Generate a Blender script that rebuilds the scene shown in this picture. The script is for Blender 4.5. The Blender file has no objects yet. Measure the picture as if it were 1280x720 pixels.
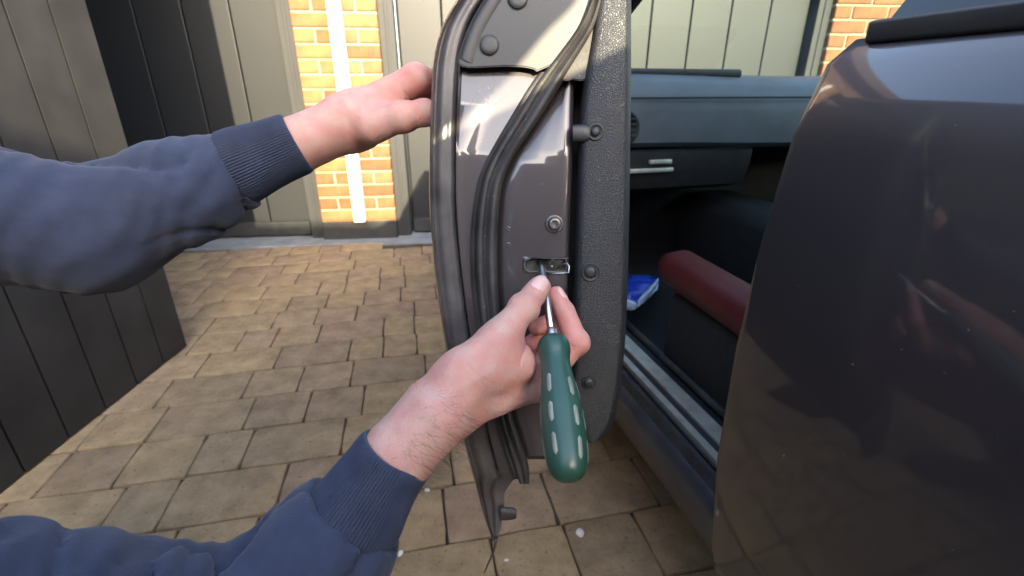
import bpy, bmesh, math, random
import numpy as np
from mathutils import Vector, Matrix

random.seed(7); rng = np.random.default_rng(7)
S = bpy.context.scene
COL = S.collection
R = math.radians

# ------------------------------------------------------------------ camera
PITCH = R(22.5); FPX = 600.0; CAMZ = 0.86
cd = bpy.data.cameras.new('camera'); cam = bpy.data.objects.new('camera', cd); COL.objects.link(cam)
cam.location = (0, 0, CAMZ); cam.rotation_euler = (math.pi/2 - PITCH, 0, 0)
cd.sensor_width = 36; cd.lens = 36*FPX/1280; cd.clip_start = 0.02; cd.clip_end = 500
cd.dof.use_dof = True; cd.dof.focus_distance = 0.43; cd.dof.aperture_fstop = 8.0
S.camera = cam
# ------------------------------------------------------------------ light
TOSUN = Vector((0.30, -1.0, 0.40)).normalized()
w = bpy.data.worlds.new('World'); S.world = w; w.use_nodes = True
nt = w.node_tree; bg = nt.nodes['Background']
sky = nt.nodes.new('ShaderNodeTexSky'); sky.sky_type = 'NISHITA'; sky.sun_disc = False
sky.sun_elevation = math.asin(TOSUN.z); sky.sun_rotation = math.atan2(TOSUN.x, TOSUN.y)
sky.air_density = 1.0; sky.dust_density = 2.0
nt.links.new(sky.outputs[0], bg.inputs[0]); bg.inputs[1].default_value = 0.15
sd = bpy.data.lights.new('sun', 'SUN'); sun = bpy.data.objects.new('sun', sd); COL.objects.link(sun)
sd.energy = 2.0; sd.angle = R(0.5); sd.color = (1.0, 0.87, 0.60)
sun.rotation_euler = (-TOSUN).to_track_quat('-Z', 'Y').to_euler(); sun.location = (3, -10, 6)
vs = S.view_settings
vs.view_transform = 'Standard'; vs.look = 'None'; vs.gamma = 1; vs.use_curve_mapping = False
vs.exposure = 3.2
try:
    vs.use_white_balance = True; vs.white_balance_temperature = 6700; vs.white_balance_tint = 10
except Exception as e: print('wb', e)

# ------------------------------------------------------------------ maths helpers
cp, sp = math.cos(PITCH), math.sin(PITCH)
RIGHT = np.array((1., 0, 0)); FWD = np.array((0, cp, -sp)); UP = np.array((0, sp, cp)); CAM = np.array((0, 0, CAMZ))
def ray(px, py): return FWD + (px-640)/FPX*RIGHT - (py-360)/FPX*UP
def C(px, py, dep): return CAM + dep*ray(px, py)
def gp(px, py, z=0.0):
    r = ray(px, py); return CAM + r*((z-CAMZ)/r[2])
Q0 = C(690, 330, 0.46)
TILT = R(12)
DN = np.array((0.0, -math.cos(TILT), math.sin(TILT)))
DF = np.array((-0.08, 0.9968, 0.0))            # along the door to its hinge
def Q(px, py, d=0.0):                          # point on the door's end face, d metres proud of it
    r = ray(px, py); t = ((Q0-CAM).dot(DN)+d)/r.dot(DN); return CAM + r*t
Q_ = Q
def tab(*pts):
    a = np.array(pts, float); return lambda y: float(np.interp(y, a[:, 0], a[:, 1]))
def smooth_tab(*pts):
    a = np.array(pts, float); ys = np.arange(a[0, 0], a[-1, 0]+1, 2.0); v = np.interp(ys, a[:, 0], a[:, 1])
    k = np.ones(15)/15; v = np.convolve(np.pad(v, 7, mode='reflect', reflect_type='odd'), k, 'valid')
    return lambda y: float(np.interp(y, ys, v))

# ------------------------------------------------------------------ object helpers
def mesh_obj(name, V, F, mat=None, parent=None, smooth=False, loc=None):
    me = bpy.data.meshes.new(name)
    me.from_pydata([tuple(map(float, v)) for v in V], [], [tuple(map(int, f)) for f in F]); me.update()
    if mat: me.materials.append(mat)
    if smooth: me.polygons.foreach_set('use_smooth', [True]*len(me.polygons))
    o = bpy.data.objects.new(name, me); COL.objects.link(o)
    if parent: o.parent = parent
    return o
def bm_obj(name, bm, mat=None, parent=None, smooth=False):
    bmesh.ops.recalc_face_normals(bm, faces=bm.faces)
    me = bpy.data.meshes.new(name); bm.to_mesh(me); bm.free()
    if mat: me.materials.append(mat)
    if smooth: me.polygons.foreach_set('use_smooth', [True]*len(me.polygons))
    o = bpy.data.objects.new(name, me); COL.objects.link(o)
    if parent: o.parent = parent
    return o
def empty(name, loc=(0, 0, 0)):
    o = bpy.data.objects.new(name, None); COL.objects.link(o); o.location = loc; return o
def thing(o, label, cat, group=None):
    o['label'] = label; o['category'] = cat
    if group: o['group'] = group
    return o
def loft(rows, closed=False, caps=False):
    n = len(rows[0]); V = [p for r in rows for p in r]; F = []
    for i in range(len(rows)-1):
        for j in range(n if closed else n-1):
            k = (j+1) % n
            F.append((i*n+j, i*n+k, (i+1)*n+k, (i+1)*n+j))
    if caps:
        F.append(tuple(range(n-1, -1, -1))); F.append(tuple((len(rows)-1)*n+j for j in range(n)))
    return V, F
def fix(o):
    bm = bmesh.new(); bm.from_mesh(o.data); bmesh.ops.recalc_face_normals(bm, faces=bm.faces); bm.to_mesh(o.data); bm.free(); return o
def box_vf(c, s, ax=None):
    c = np.array(c, float); ax = np.eye(3) if ax is None else np.array(ax)
    V = [c + ax[0]*s[0]*i/2 + ax[1]*s[1]*j/2 + ax[2]*s[2]*k/2 for i in (-1, 1) for j in (-1, 1) for k in (-1, 1)]
    F = [(0, 1, 3, 2), (4, 6, 7, 5), (0, 4, 5, 1), (2, 3, 7, 6), (0, 2, 6, 4), (1, 5, 7, 3)]
    return V, F
def box(name, c, s, mat, parent=None, ax=None, bev=0.0, seg=2):
    V, F = box_vf(c, s, ax); bm = bmesh.new(); vs_ = [bm.verts.new(v) for v in V]
    for f in F: bm.faces.new([vs_[i] for i in f])
    bmesh.ops.recalc_face_normals(bm, faces=bm.faces)
    if bev: bmesh.ops.bevel(bm, geom=bm.edges[:], offset=bev, segments=seg, affect='EDGES', profile=0.5)
    return bm_obj(name, bm, mat, parent, smooth=bev > 0 and seg > 2)
def frame(d, up=(0, 0, 1)):
    d = np.array(d, float); d /= np.linalg.norm(d); up = np.array(up, float)
    u = np.cross(up, d); 
    if np.linalg.norm(u) < 1e-6: u = np.cross((1, 0, 0), d)
    u /= np.linalg.norm(u); return u, np.cross(d, u), d
def lathe(name, c, axis, prof, mat, parent=None, seg=28, smooth=True, up=(0, 0, 1)):
    u, v, d = frame(axis, up); c = np.array(c, float); rows = []
    for (h, r) in prof:
        rows.append([c + d*h + (u*math.cos(2*math.pi*k/seg) + v*math.sin(2*math.pi*k/seg))*max(r, 1e-5) for k in range(seg)])
    V, F = loft(rows, closed=True, caps=True); return fix(mesh_obj(name, V, F, mat, parent, smooth))
def tube_vf(pts, rad, seg=8):
    rows = []
    pts = [np.array(p, float) for p in pts]
    for i, p in enumerate(pts):
        d = pts[min(i+1, len(pts)-1)] - pts[max(i-1, 0)]; u, v, _ = frame(d)
        r = rad[i] if hasattr(rad, '__len__') else rad
        rows.append([p + (u*math.cos(2*math.pi*k/seg)+v*math.sin(2*math.pi*k/seg))*r for k in range(seg)])
    return loft(rows, closed=True, caps=True)
def tube(name, pts, rad, mat, parent=None, seg=8):
    V, F = tube_vf(pts, rad, seg); return fix(mesh_obj(name, V, F, mat, parent, True))
def autosmooth(o, ang=40):
    me = o.data
    me.polygons.foreach_set('use_smooth', [True]*len(me.polygons))
    try: me.set_sharp_from_angle(angle=R(ang))
    except Exception: pass
    return o

# ------------------------------------------------------------------ materials
def mat(name, col, rough=0.6, metal=0.0, coat=0.0, var=0.0, vscale=8.0, col2=None, bump=0.0, bscale=60.0, spec=0.5,
        speck=None, objrand=0.0, coat_rough=0.03, rvar=0.0, sheen=0.0, bdist=0.002, detail=6):
    m = bpy.data.materials.new(name); m.use_nodes = True; t = m.node_tree; N = t.nodes; L = t.links
    b = N['Principled BSDF']
    b.inputs['Roughness'].default_value = rough; b.inputs['Metallic'].default_value = metal
    b.inputs['Specular IOR Level'].default_value = spec
    b.inputs['Coat Weight'].default_value = coat; b.inputs['Coat Roughness'].default_value = coat_rough
    if sheen: b.inputs['Sheen Weight'].default_value = sheen
    tc = N.new('ShaderNodeTexCoord'); src = tc.outputs['Object']
    c4 = (*col, 1)
    b.inputs['Base Color'].default_value = c4
    cur = None
    if var or col2:
        nz = N.new('ShaderNodeTexNoise'); nz.inputs['Scale'].default_value = vscale; nz.inputs['Detail'].default_value = detail
        L.new(src, nz.inputs['Vector'])
        mx = N.new('ShaderNodeMix'); mx.data_type = 'RGBA'
        rp = N.new('ShaderNodeMapRange'); rp.inputs[1].default_value = 0.3; rp.inputs[2].default_value = 0.7
        L.new(nz.outputs[0], rp.inputs[0]); L.new(rp.outputs[0], mx.inputs[0])
        c2 = col2 if col2 else tuple(min(1, x*(1+var)) for x in col)
        c1 = col if col2 else tuple(x*(1-var) for x in col)
        mx.inputs[6].default_value = (*c1, 1); mx.inputs[7].default_value = (*c2, 1)
        cur = mx.outputs[2]
        if rvar:
            r2 = N.new('ShaderNodeMapRange'); r2.inputs[3].default_value = rough-rvar; r2.inputs[4].default_value = rough+rvar
            L.new(nz.outputs[0], r2.inputs[0]); L.new(r2.outputs[0], b.inputs['Roughness'])
    if objrand:
        oi = N.new('ShaderNodeObjectInfo'); hs = N.new('ShaderNodeHueSaturation')
        mr = N.new('ShaderNodeMapRange'); mr.inputs[3].default_value = 1-objrand; mr.inputs[4].default_value = 1+objrand
        L.new(oi.outputs['Random'], mr.inputs[0]); L.new(mr.outputs[0], hs.inputs['Value'])
        if cur: L.new(cur, hs.inputs['Color'])
        else: hs.inputs['Color'].default_value = c4
        cur = hs.outputs[0]
    if speck:      # (colour, density threshold, scale)
        vo = N.new('ShaderNodeTexNoise'); vo.inputs['Scale'].default_value = speck[2]; vo.inputs['Detail'].default_value = 2
        L.new(src, vo.inputs['Vector'])
        rp = N.new('ShaderNodeMapRange'); rp.inputs[1].default_value = speck[1]; rp.inputs[2].default_value = speck[1]+0.06
        L.new(vo.outputs[0], rp.inputs[0])
        mx = N.new('ShaderNodeMix'); mx.data_type = 'RGBA'; L.new(rp.outputs[0], mx.inputs[0])
        if cur: L.new(cur, mx.inputs[6])
        else: mx.inputs[6].default_value = c4
        mx.inputs[7].default_value = (*speck[0], 1); cur = mx.outputs[2]
    if cur: L.new(cur, b.inputs['Base Color'])
    if bump:
        nb = N.new('ShaderNodeTexNoise'); nb.inputs['Scale'].default_value = bscale; nb.inputs['Detail'].default_value = 5
        L.new(src, nb.inputs['Vector'])
        bp = N.new('ShaderNodeBump'); bp.inputs['Strength'].default_value = bump; bp.inputs['Distance'].default_value = bdist
        L.new(nb.outputs[0], bp.inputs['Height']); L.new(bp.outputs[0], b.inputs['Normal'])
    return m

M = {}
M['paint'] = mat('aubergine_grey_paint', (0.042, 0.034, 0.036), 0.45, 0.12, 1.0, var=0.12, vscale=900, coat_rough=0.06,
                 speck=((0.30, 0.28, 0.26), 0.76, 170))
M['edge'] = mat('dusty_door_edge', (0.045, 0.04, 0.041), 0.38, 0.1, 0.25, col2=(0.10, 0.092, 0.088), vscale=35, coat_rough=0.2,
                speck=((0.35, 0.33, 0.30), 0.735, 260), bump=0.08, bscale=200)
M['plastic'] = mat('black_moulded_plastic', (0.020, 0.021, 0.022), 0.45, 0, 0, col2=(0.032, 0.033, 0.033), vscale=14, bump=0.12, bscale=900, bdist=0.0005,
                   speck=((0.3, 0.29, 0.26), 0.79, 150), rvar=0.08)
M['rubber'] = mat('dusty_black_rubber', (0.022, 0.021, 0.020), 0.62, 0, 0, col2=(0.060, 0.056, 0.053), vscale=28, bump=0.35, bscale=400, bdist=0.001,
                  speck=((0.36, 0.33, 0.28), 0.72, 330))
M['dark'] = mat('black_void_plastic', (0.010, 0.010, 0.010), 0.7)
M['chrome'] = mat('worn_steel', (0.55, 0.55, 0.54), 0.28, 1.0, var=0.2, vscale=120, bump=0.1, bscale=300)
M['bracket'] = mat('zinc_bracket', (0.085, 0.09, 0.082), 0.4, 0.9, var=0.35, vscale=90)
M['bolt'] = mat('grey_phosphate_steel', (0.16, 0.155, 0.15), 0.38, 0.9, var=0.3, vscale=200)
M['handle'] = mat('green_plastic_handle', (0.014, 0.056, 0.038), 0.36, 0, 0.1, col2=(0.026, 0.076, 0.054), vscale=18, bump=0.05, bscale=500, coat_rough=0.2, rvar=0.07)
M['inlay'] = mat('grey_grip_inlay', (0.20, 0.215, 0.18), 0.6, var=0.15, vscale=60)
M['shaft'] = mat('satin_chrome_shaft', (0.52, 0.53, 0.54), 0.3, 1.0, var=0.08, vscale=60)
M['brick'] = mat('orange_stock_brick', (0.165, 0.062, 0.026), 0.85, col2=(0.235, 0.112, 0.044), vscale=14, bump=0.5, bscale=60, objrand=0.32, bdist=0.004)
M['mortar'] = mat('sandy_mortar', (0.36, 0.30, 0.19), 0.95, var=0.15, vscale=40, bump=0.5, bscale=150)
M['plinth'] = mat('dark_engineering_plinth', (0.030, 0.030, 0.030), 0.7, var=0.25, vscale=20, bump=0.3, bscale=60)
M['garage'] = mat('grey_garage_paint', (0.0135, 0.0152, 0.0178), 0.5, var=0.12, vscale=3, bump=0.08, bscale=150)
M['gframe'] = mat('grey_garage_frame_paint', (0.026, 0.027, 0.028), 0.65, var=0.12, vscale=6)
M['white'] = mat('white_gloss_plastic', (0.80, 0.80, 0.78), 0.3, var=0.03)
M['concrete'] = mat('pale_concrete', (0.22, 0.23, 0.235), 0.9, var=0.2, vscale=12, bump=0.4, bscale=80)
M['sand'] = mat('dark_joint_sand', (0.055, 0.043, 0.030), 0.95, var=0.5, vscale=25, bump=0.8, bscale=200)
M['pebble'] = mat('white_pebble', (0.72, 0.70, 0.66), 0.6, var=0.08, vscale=90)
M['interior'] = mat('charcoal_cabin_plastic', (0.020, 0.021, 0.023), 0.6, var=0.25, vscale=30, bump=0.2, bscale=500)
M['dash'] = mat('slate_dashboard_vinyl', (0.105, 0.120, 0.138), 0.5, var=0.15, vscale=10, bump=0.2, bscale=400)
M['carpet'] = mat('black_carpet', (0.012, 0.012, 0.013), 0.95, var=0.4, vscale=200, bump=0.8, bscale=500)
M['red'] = mat('red_seat_leather', (0.105, 0.010, 0.012), 0.5, var=0.15, vscale=30, bump=0.3, bscale=300)
M['seat'] = mat('black_seat_cloth', (0.018, 0.018, 0.020), 0.85, var=0.2, vscale=80, bump=0.4, bscale=500)
M['sill'] = mat('sunlit_tint_metal', (0.72, 0.68, 0.58), 0.4, 0.6, var=0.2, vscale=30)  # cream tint brightened in place of sun on the sill strips
M['sillpaint'] = mat('sill_paint', (0.060, 0.060, 0.068), 0.4, 0.2, 0.4, col2=(0.10, 0.10, 0.105), vscale=20, coat_rough=0.15)
M['bag_blue'] = mat('blue_plastic_bag', (0.012, 0.045, 0.36), 0.35, var=0.15, vscale=30, bump=0.3, bscale=40)
M['bag_white'] = mat('pale_bag_lining', (0.50, 0.58, 0.68), 0.4, var=0.12, vscale=40)
M['softtop'] = mat('black_fabric_roof', (0.014, 0.014, 0.015), 0.9, var=0.2, vscale=100, bump=0.4, bscale=600)
M['tyre'] = mat('tyre_rubber', (0.018, 0.018, 0.018), 0.85, var=0.2)
M['alloy'] = mat('alloy_wheel', (0.4, 0.4, 0.41), 0.35, 0.9)
M['knit'] = mat('navy_sweatshirt_cotton', (0.018, 0.025, 0.052), 0.92, col2=(0.028, 0.037, 0.068), vscale=60, bump=0.5, bscale=900, bdist=0.001, sheen=0.12)
M['trouser'] = mat('dark_denim', (0.020, 0.024, 0.035), 0.9, var=0.25, vscale=60)
M['hair'] = mat('dark_brown_hair', (0.05, 0.028, 0.016), 0.5)
M['housewall'] = mat('brown_house_brick', (0.13, 0.075, 0.055), 0.9, var=0.25, vscale=4)  # plain brown brick, varied by noise
M['rooftile'] = mat('brown_roof_tile', (0.07, 0.048, 0.04), 0.9, var=0.25, vscale=6)
M['wood'] = mat('weathered_wood', (0.10, 0.07, 0.045), 0.85, var=0.3, vscale=12)

def glass_mat():
    m = bpy.data.materials.new('windscreen_glass'); m.use_nodes = True; t = m.node_tree; N = t.nodes; L = t.links
    N.remove(N['Principled BSDF']); o = N['Material Output']
    tr = N.new('ShaderNodeBsdfTransparent'); tr.inputs[0].default_value = (0.62, 0.73, 0.69, 1)
    gl = N.new('ShaderNodeBsdfGlossy'); gl.inputs['Roughness'].default_value = 0.05
    mx = N.new('ShaderNodeMixShader'); mx.inputs[0].default_value = 0.12
    L.new(tr.outputs[0], mx.inputs[1]); L.new(gl.outputs[0], mx.inputs[2]); L.new(mx.outputs[0], o.inputs[0]); return m
M['glass'] = glass_mat()

def leather_mat():
    m = mat('grained_black_trim', (0.019, 0.021, 0.024), 0.45, var=0.18, vscale=12)
    t = m.node_tree; N = t.nodes; L = t.links; b = N['Principled BSDF']
    tc = N.new('ShaderNodeTexCoord'); n1 = N.new('ShaderNodeTexNoise'); n1.inputs['Scale'].default_value = 120; n1.inputs['Detail'].default_value = 2
    L.new(tc.outputs['Object'], n1.inputs['Vector'])
    mp = N.new('ShaderNodeMix'); mp.data_type = 'VECTOR'; mp.inputs[0].default_value = 0.004
    L.new(tc.outputs['Object'], mp.inputs[4]); L.new(n1.outputs['Color'], mp.inputs[5])
    vo = N.new('ShaderNodeTexVoronoi'); vo.feature = 'DISTANCE_TO_EDGE'; vo.inputs['Scale'].default_value = 560
    L.new(mp.outputs[1], vo.inputs['Vector'])
    rp = N.new('ShaderNodeMapRange'); rp.inputs[2].default_value = 0.25; L.new(vo.outputs['Distance'], rp.inputs[0])
    bp = N.new('ShaderNodeBump'); bp.inputs['Strength'].default_value = 0.42; bp.inputs['Distance'].default_value = 0.0007
    L.new(rp.outputs[0], bp.inputs['Height']); L.new(bp.outputs[0], b.inputs['Normal']); return m
M['trim'] = leather_mat()

def paver_mat():
    m = bpy.data.materials.new('tumbled_concrete_paver'); m.use_nodes = True; t = m.node_tree; N = t.nodes; L = t.links
    b = N['Principled BSDF']; b.inputs['Roughness'].default_value = 0.9; b.inputs['Specular IOR Level'].default_value = 0.25
    geo = N.new('ShaderNodeNewGeometry'); oi = N.new('ShaderNodeObjectInfo')
    at = N.new('ShaderNodeAttribute'); at.attribute_name = 'tone'
    add = N.new('ShaderNodeMath'); add.operation = 'ADD'; L.new(oi.outputs['Random'], add.inputs[0]); L.new(at.outputs['Fac'], add.inputs[1])
    fr = N.new('ShaderNodeMath'); fr.operation = 'FRACT'; L.new(add.outputs[0], fr.inputs[0])
    cr = N.new('ShaderNodeValToRGB'); e = cr.color_ramp.elements
    e[0].position = 0; e[0].color = (0.315, 0.228, 0.130, 1); e[1].position = 1; e[1].color = (0.285, 0.198, 0.128, 1)
    for p, c in ((0.25, (0.340, 0.243, 0.135, 1)), (0.45, (0.300, 0.206, 0.134, 1)), (0.62, (0.330, 0.238, 0.140, 1)), (0.8, (0.275, 0.200, 0.120, 1))):
        k = e.new(p); k.color = c
    L.new(fr.outputs[0], cr.inputs[0])
    n1 = N.new('ShaderNodeTexNoise'); n1.inputs['Scale'].default_value = 14; n1.inputs['Detail'].default_value = 8; n1.inputs['Roughness'].default_value = 0.65
    L.new(geo.outputs['Position'], n1.inputs['Vector'])
    hs = N.new('ShaderNodeHueSaturation'); mr = N.new('ShaderNodeMapRange'); mr.inputs[1].default_value = 0.3; mr.inputs[2].default_value = 0.7
    mr.inputs[3].default_value = 0.66; mr.inputs[4].default_value = 1.28
    L.new(n1.outputs[0], mr.inputs[0]); L.new(mr.outputs[0], hs.inputs['Value']); L.new(cr.outputs[0], hs.inputs['Color'])
    # dark lichen pits and pale grit
    n2 = N.new('ShaderNodeTexNoise'); n2.inputs['Scale'].default_value = 95; n2.inputs['Detail'].default_value = 4
    L.new(geo.outputs['Position'], n2.inputs['Vector'])
    r2 = N.new('ShaderNodeMapRange'); r2.inputs[1].default_value = 0.62; r2.inputs[2].default_value = 0.72; L.new(n2.outputs[0], r2.inputs[0])
    sc = N.new('ShaderNodeMath'); sc.operation = 'MULTIPLY'; sc.inputs[1].default_value = 0.6; L.new(r2.outputs[0], sc.inputs[0])
    mx = N.new('ShaderNodeMix'); mx.data_type = 'RGBA'; L.new(sc.outputs[0], mx.inputs[0]); L.new(hs.outputs[0], mx.inputs[6]); mx.inputs[7].default_value = (0.07, 0.055, 0.035, 1)
    n3 = N.new('ShaderNodeTexNoise'); n3.inputs['Scale'].default_value = 240; n3.inputs['Detail'].default_value = 3; L.new(geo.outputs['Position'], n3.inputs['Vector'])
    r3 = N.new('ShaderNodeMapRange'); r3.inputs[1].default_value = 0.66; r3.inputs[2].default_value = 0.74; r3.inputs[4].default_value = 0.5; L.new(n3.outputs[0], r3.inputs[0])
    m2 = N.new('ShaderNodeMix'); m2.data_type = 'RGBA'; L.new(r3.outputs[0], m2.inputs[0]); L.new(mx.outputs[2], m2.inputs[6]); m2.inputs[7].default_value = (0.34, 0.29, 0.21, 1)
    L.new(m2.outputs[2], b.inputs['Base Color'])
    bp = N.new('ShaderNodeBump'); bp.inputs['Strength'].default_value = 0.7; bp.inputs['Distance'].default_value = 0.004
    ad = N.new('ShaderNodeMath'); ad.operation = 'ADD'; L.new(n1.outputs[0], ad.inputs[0]); L.new(n2.outputs[0], ad.inputs[1])
    L.new(ad.outputs[0], bp.inputs['Height']); L.new(bp.outputs[0], b.inputs['Normal']); return m
M['paver'] = paver_mat()

def skin_mat():
    m = bpy.data.materials.new('skin'); m.use_nodes = True; t = m.node_tree; N = t.nodes; L = t.links
    b = N['Principled BSDF']; b.inputs['Roughness'].default_value = 0.48; b.inputs['Specular IOR Level'].default_value = 0.35
    b.inputs['Subsurface Weight'].default_value = 0.25; b.inputs['Subsurface Radius'].default_value = (1.0, 0.35, 0.2); b.inputs['Subsurface Scale'].default_value = 0.004
    at = N.new('ShaderNodeAttribute'); at.attribute_name = 'red'
    geo = N.new('ShaderNodeNewGeometry')
    n1 = N.new('ShaderNodeTexNoise'); n1.inputs['Scale'].default_value = 70; n1.inputs['Detail'].default_value = 5; L.new(geo.outputs['Position'], n1.inputs['Vector'])
    mr = N.new('ShaderNodeMapRange'); mr.inputs[1].default_value = 0.3; mr.inputs[2].default_value = 0.7; mr.inputs[3].default_value = -0.38; mr.inputs[4].default_value = 0.38
    L.new(n1.outputs[0], mr.inputs[0])
    ad = N.new('ShaderNodeMath'); ad.operation = 'ADD'; ad.use_clamp = True; L.new(at.outputs['Fac'], ad.inputs[0]); L.new(mr.outputs[0], ad.inputs[1])
    mx = N.new('ShaderNodeMix'); mx.data_type = 'RGBA'; L.new(ad.outputs[0], mx.inputs[0])
    mx.inputs[6].default_value = (0.540, 0.325, 0.262, 1); mx.inputs[7].default_value = (0.560, 0.215, 0.178, 1)
    L.new(mx.outputs[2], b.inputs['Base Color'])
    mp = N.new('ShaderNodeTexCoord')
    n2 = N.new('ShaderNodeTexVoronoi'); n2.feature = 'DISTANCE_TO_EDGE'; n2.inputs['Scale'].default_value = 520; mpp = N.new('ShaderNodeMapping'); mpp.inputs['Rotation'].default_value = (0, R(40), 0); mpp.inputs['Scale'].default_value = (1.0, 1.0, 2.1); L.new(mp.outputs['Object'], mpp.inputs['Vector']); L.new(mpp.outputs[0], n2.inputs['Vector'])
    n3 = N.new('ShaderNodeTexNoise'); n3.inputs['Scale'].default_value = 260; n3.inputs['Detail'].default_value = 6; L.new(mp.outputs['Object'], n3.inputs['Vector'])
    a2 = N.new('ShaderNodeMath'); a2.operation = 'ADD'; L.new(n2.outputs['Distance'], a2.inputs[0]); L.new(n3.outputs[0], a2.inputs[1])
    bp = N.new('ShaderNodeBump'); bp.inputs['Strength'].default_value = 0.55; bp.inputs['Distance'].default_value = 0.0012
    L.new(a2.outputs[0], bp.inputs['Height']); L.new(bp.outputs[0], b.inputs['Normal']); return m
M['skin'] = skin_mat()
M['nail'] = mat('fingernail', (0.64, 0.40, 0.35), 0.25, var=0.05, vscale=200)

# ================================================================== SETTING: driveway
PA = R(12)                                              # paving courses run 12 degrees off the picture plane
pu = np.array((math.cos(PA), math.sin(PA), 0)); pv = np.array((-math.sin(PA), math.cos(PA), 0))
drive = mesh_obj('driveway', [(-60, -40, -0.012), (60, -40, -0.012), (60, 60, -0.012), (-60, 60, -0.012)], [(0, 1, 2, 3)], M['sand']); drive['kind'] = 'structure'
COURSE = 0.158; JT = 0.0035
def paver_vf(L, D, seed):
    r = random.Random(seed); n = 5; pts = []
    def edge(a, b, m):
        for i in range(m):
            f = i/m; pts.append([a[0]+(b[0]-a[0])*f, a[1]+(b[1]-a[1])*f])
    x, y = L/2-JT/2, D/2-JT/2
    mx_ = max(3, int(L/0.04))
    edge((-x, -y), (x, -y), mx_); edge((x, -y), (x, y), 4); edge((x, y), (-x, y), mx_); edge((-x, y), (-x, -y), 4)
    out = []
    for p in pts:
        corner = abs(abs(p[0])-x) < 1e-6 and abs(abs(p[1])-y) < 1e-6
        k = 0.002 if corner else 0.0
        out.append([p[0]*(1-k/x)+r.uniform(-.0012, .0012), p[1]*(1-k/y)+r.uniform(-.0012, .0012)])
    m = len(out); rows = []
    for ins, z in ((0, -0.03), (0, -0.004), (0.0012, -0.0010), (0.0040, 0.0)):
        rows.append([(p[0]*(1-ins/x), p[1]*(1-ins/y), z + (r.uniform(-.0006, .0006) if z > -0.01 else 0)) for p in out])
    V, F = loft(rows, closed=True); c = len(V); V.append((0, 0, 0.0006))
    b0 = 3*m
    for j in range(m): F.append((b0+j, b0+(j+1) % m, c))
    return V, F
pav_meshes = {}
for L_ in (0.118, 0.158, 0.238):
    for v in range(4):
        V, F = paver_vf(L_, COURSE, hash((int(L_*1000), v)))
        me = bpy.data.meshes.new('paver'); me.from_pydata(V, [], F); me.update(); me.materials.append(M['paver'])
        me.polygons.foreach_set('use_smooth', [True]*len(me.polygons))
        try: me.set_sharp_from_angle(angle=R(50))
        except Exception: pass
        pav_meshes[(L_, v)] = (me, V, F)
FY0, FA = 2.9, R(6)                                     # facade line
fu = np.array((math.cos(FA), math.sin(FA), 0)); fn = np.array((math.sin(FA), -math.cos(FA), 0))   # fn faces the camera
FO = np.array((-0.717, FY0, 0.0))                       # foot of the brick pier's right corner
places = []
org = gp(530, 611)                                     # a joint seen in the photo
ci = 0
for ci in range(-14, 24):
    off = random.uniform(0, .2); p = -4.2 + off
    while p < 4.0:
        L_ = random.choice((0.118, 0.158, 0.158, 0.238, 0.238)); c = org + pu*(p+L_/2) + pv*(ci+0.5)*COURSE; p += L_
        if (c-FO).dot(fn) < 0.13: continue
        places.append((c, L_))
def vis(c):
    d = c-CAM; dep = d.dot(FWD)
    if dep < 0.1: return -1
    x = 640+FPX*d.dot(RIGHT)/dep; y = 360-FPX*d.dot(UP)/dep
    return dep if -60 < x < 1340 and -40 < y < 790 else -1
order = sorted([(vis(c), i) for i, (c, L_) in enumerate(places) if vis(c) > 0])
near = set(i for _, i in order[:298])
bigV, bigF, tone = [], [], []
for i, (c, L_) in enumerate(places):
    me, V, F = pav_meshes[(L_, random.randrange(4))]
    rz = PA + (math.pi if random.random() < .5 else 0) + random.uniform(-.008, .008)
    z = random.uniform(-.0015, .0015)
    if i in near:
        o = bpy.data.objects.new('paver', me); COL.objects.link(o); o.parent = drive
        o.location = (c[0], c[1], z); o.rotation_euler = (random.uniform(-.006, .006), random.uniform(-.006, .006), rz)
    elif (vis(c) > 0) or np.linalg.norm(c) < 3.5:
        b0 = len(bigV); cs, sn = math.cos(rz), math.sin(rz)
        bigV += [(c[0]+x*cs-y*sn, c[1]+x*sn+y*cs, z+zz) for x, y, zz in V]; bigF += [tuple(k+b0 for k in f) for f in F]
        tone += [random.random()]*len(V)
fp = mesh_obj('far_pavers', bigV, bigF, M['paver'], drive); fp['kind'] = 'stuff'
a = fp.data.attributes.new('tone', 'FLOAT', 'POINT'); a.data.foreach_set('value', tone)
autosmooth(fp, 50)

# grit and crumbs lying on the blocks and in the joints
gb = bmesh.new(); gr_ = random.Random(11)
for k in range(420):
    x, y = gr_.uniform(-1.6, .7), gr_.uniform(.35, 2.6)
    if k % 2: y2 = round(((np.array((x, y, 0))-org)@pv)/COURSE)*COURSE; pnt = org+pu*((np.array((x, y, 0))-org)@pu)+pv*(y2+gr_.uniform(-.006, .006)); x, y = pnt[0], pnt[1]
    r_ = gr_.choice((.0010, .0013, .0017, .0022)); mtx = Matrix.Translation((x, y, r_*.5)) @ Matrix.Rotation(gr_.uniform(0, 6), 4, 'Z') @ Matrix.Diagonal((1.3, .9, .7, 1))
    bmesh.ops.create_icosphere(gb, subdivisions=1, radius=r_, matrix=mtx)
M['grit'] = mat('sandy_grit', (0.20, 0.16, 0.11), 0.9, var=0.7, vscale=12)
grit = bm_obj('grit', gb, M['grit'], drive, True); grit['kind'] = 'stuff'
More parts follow.
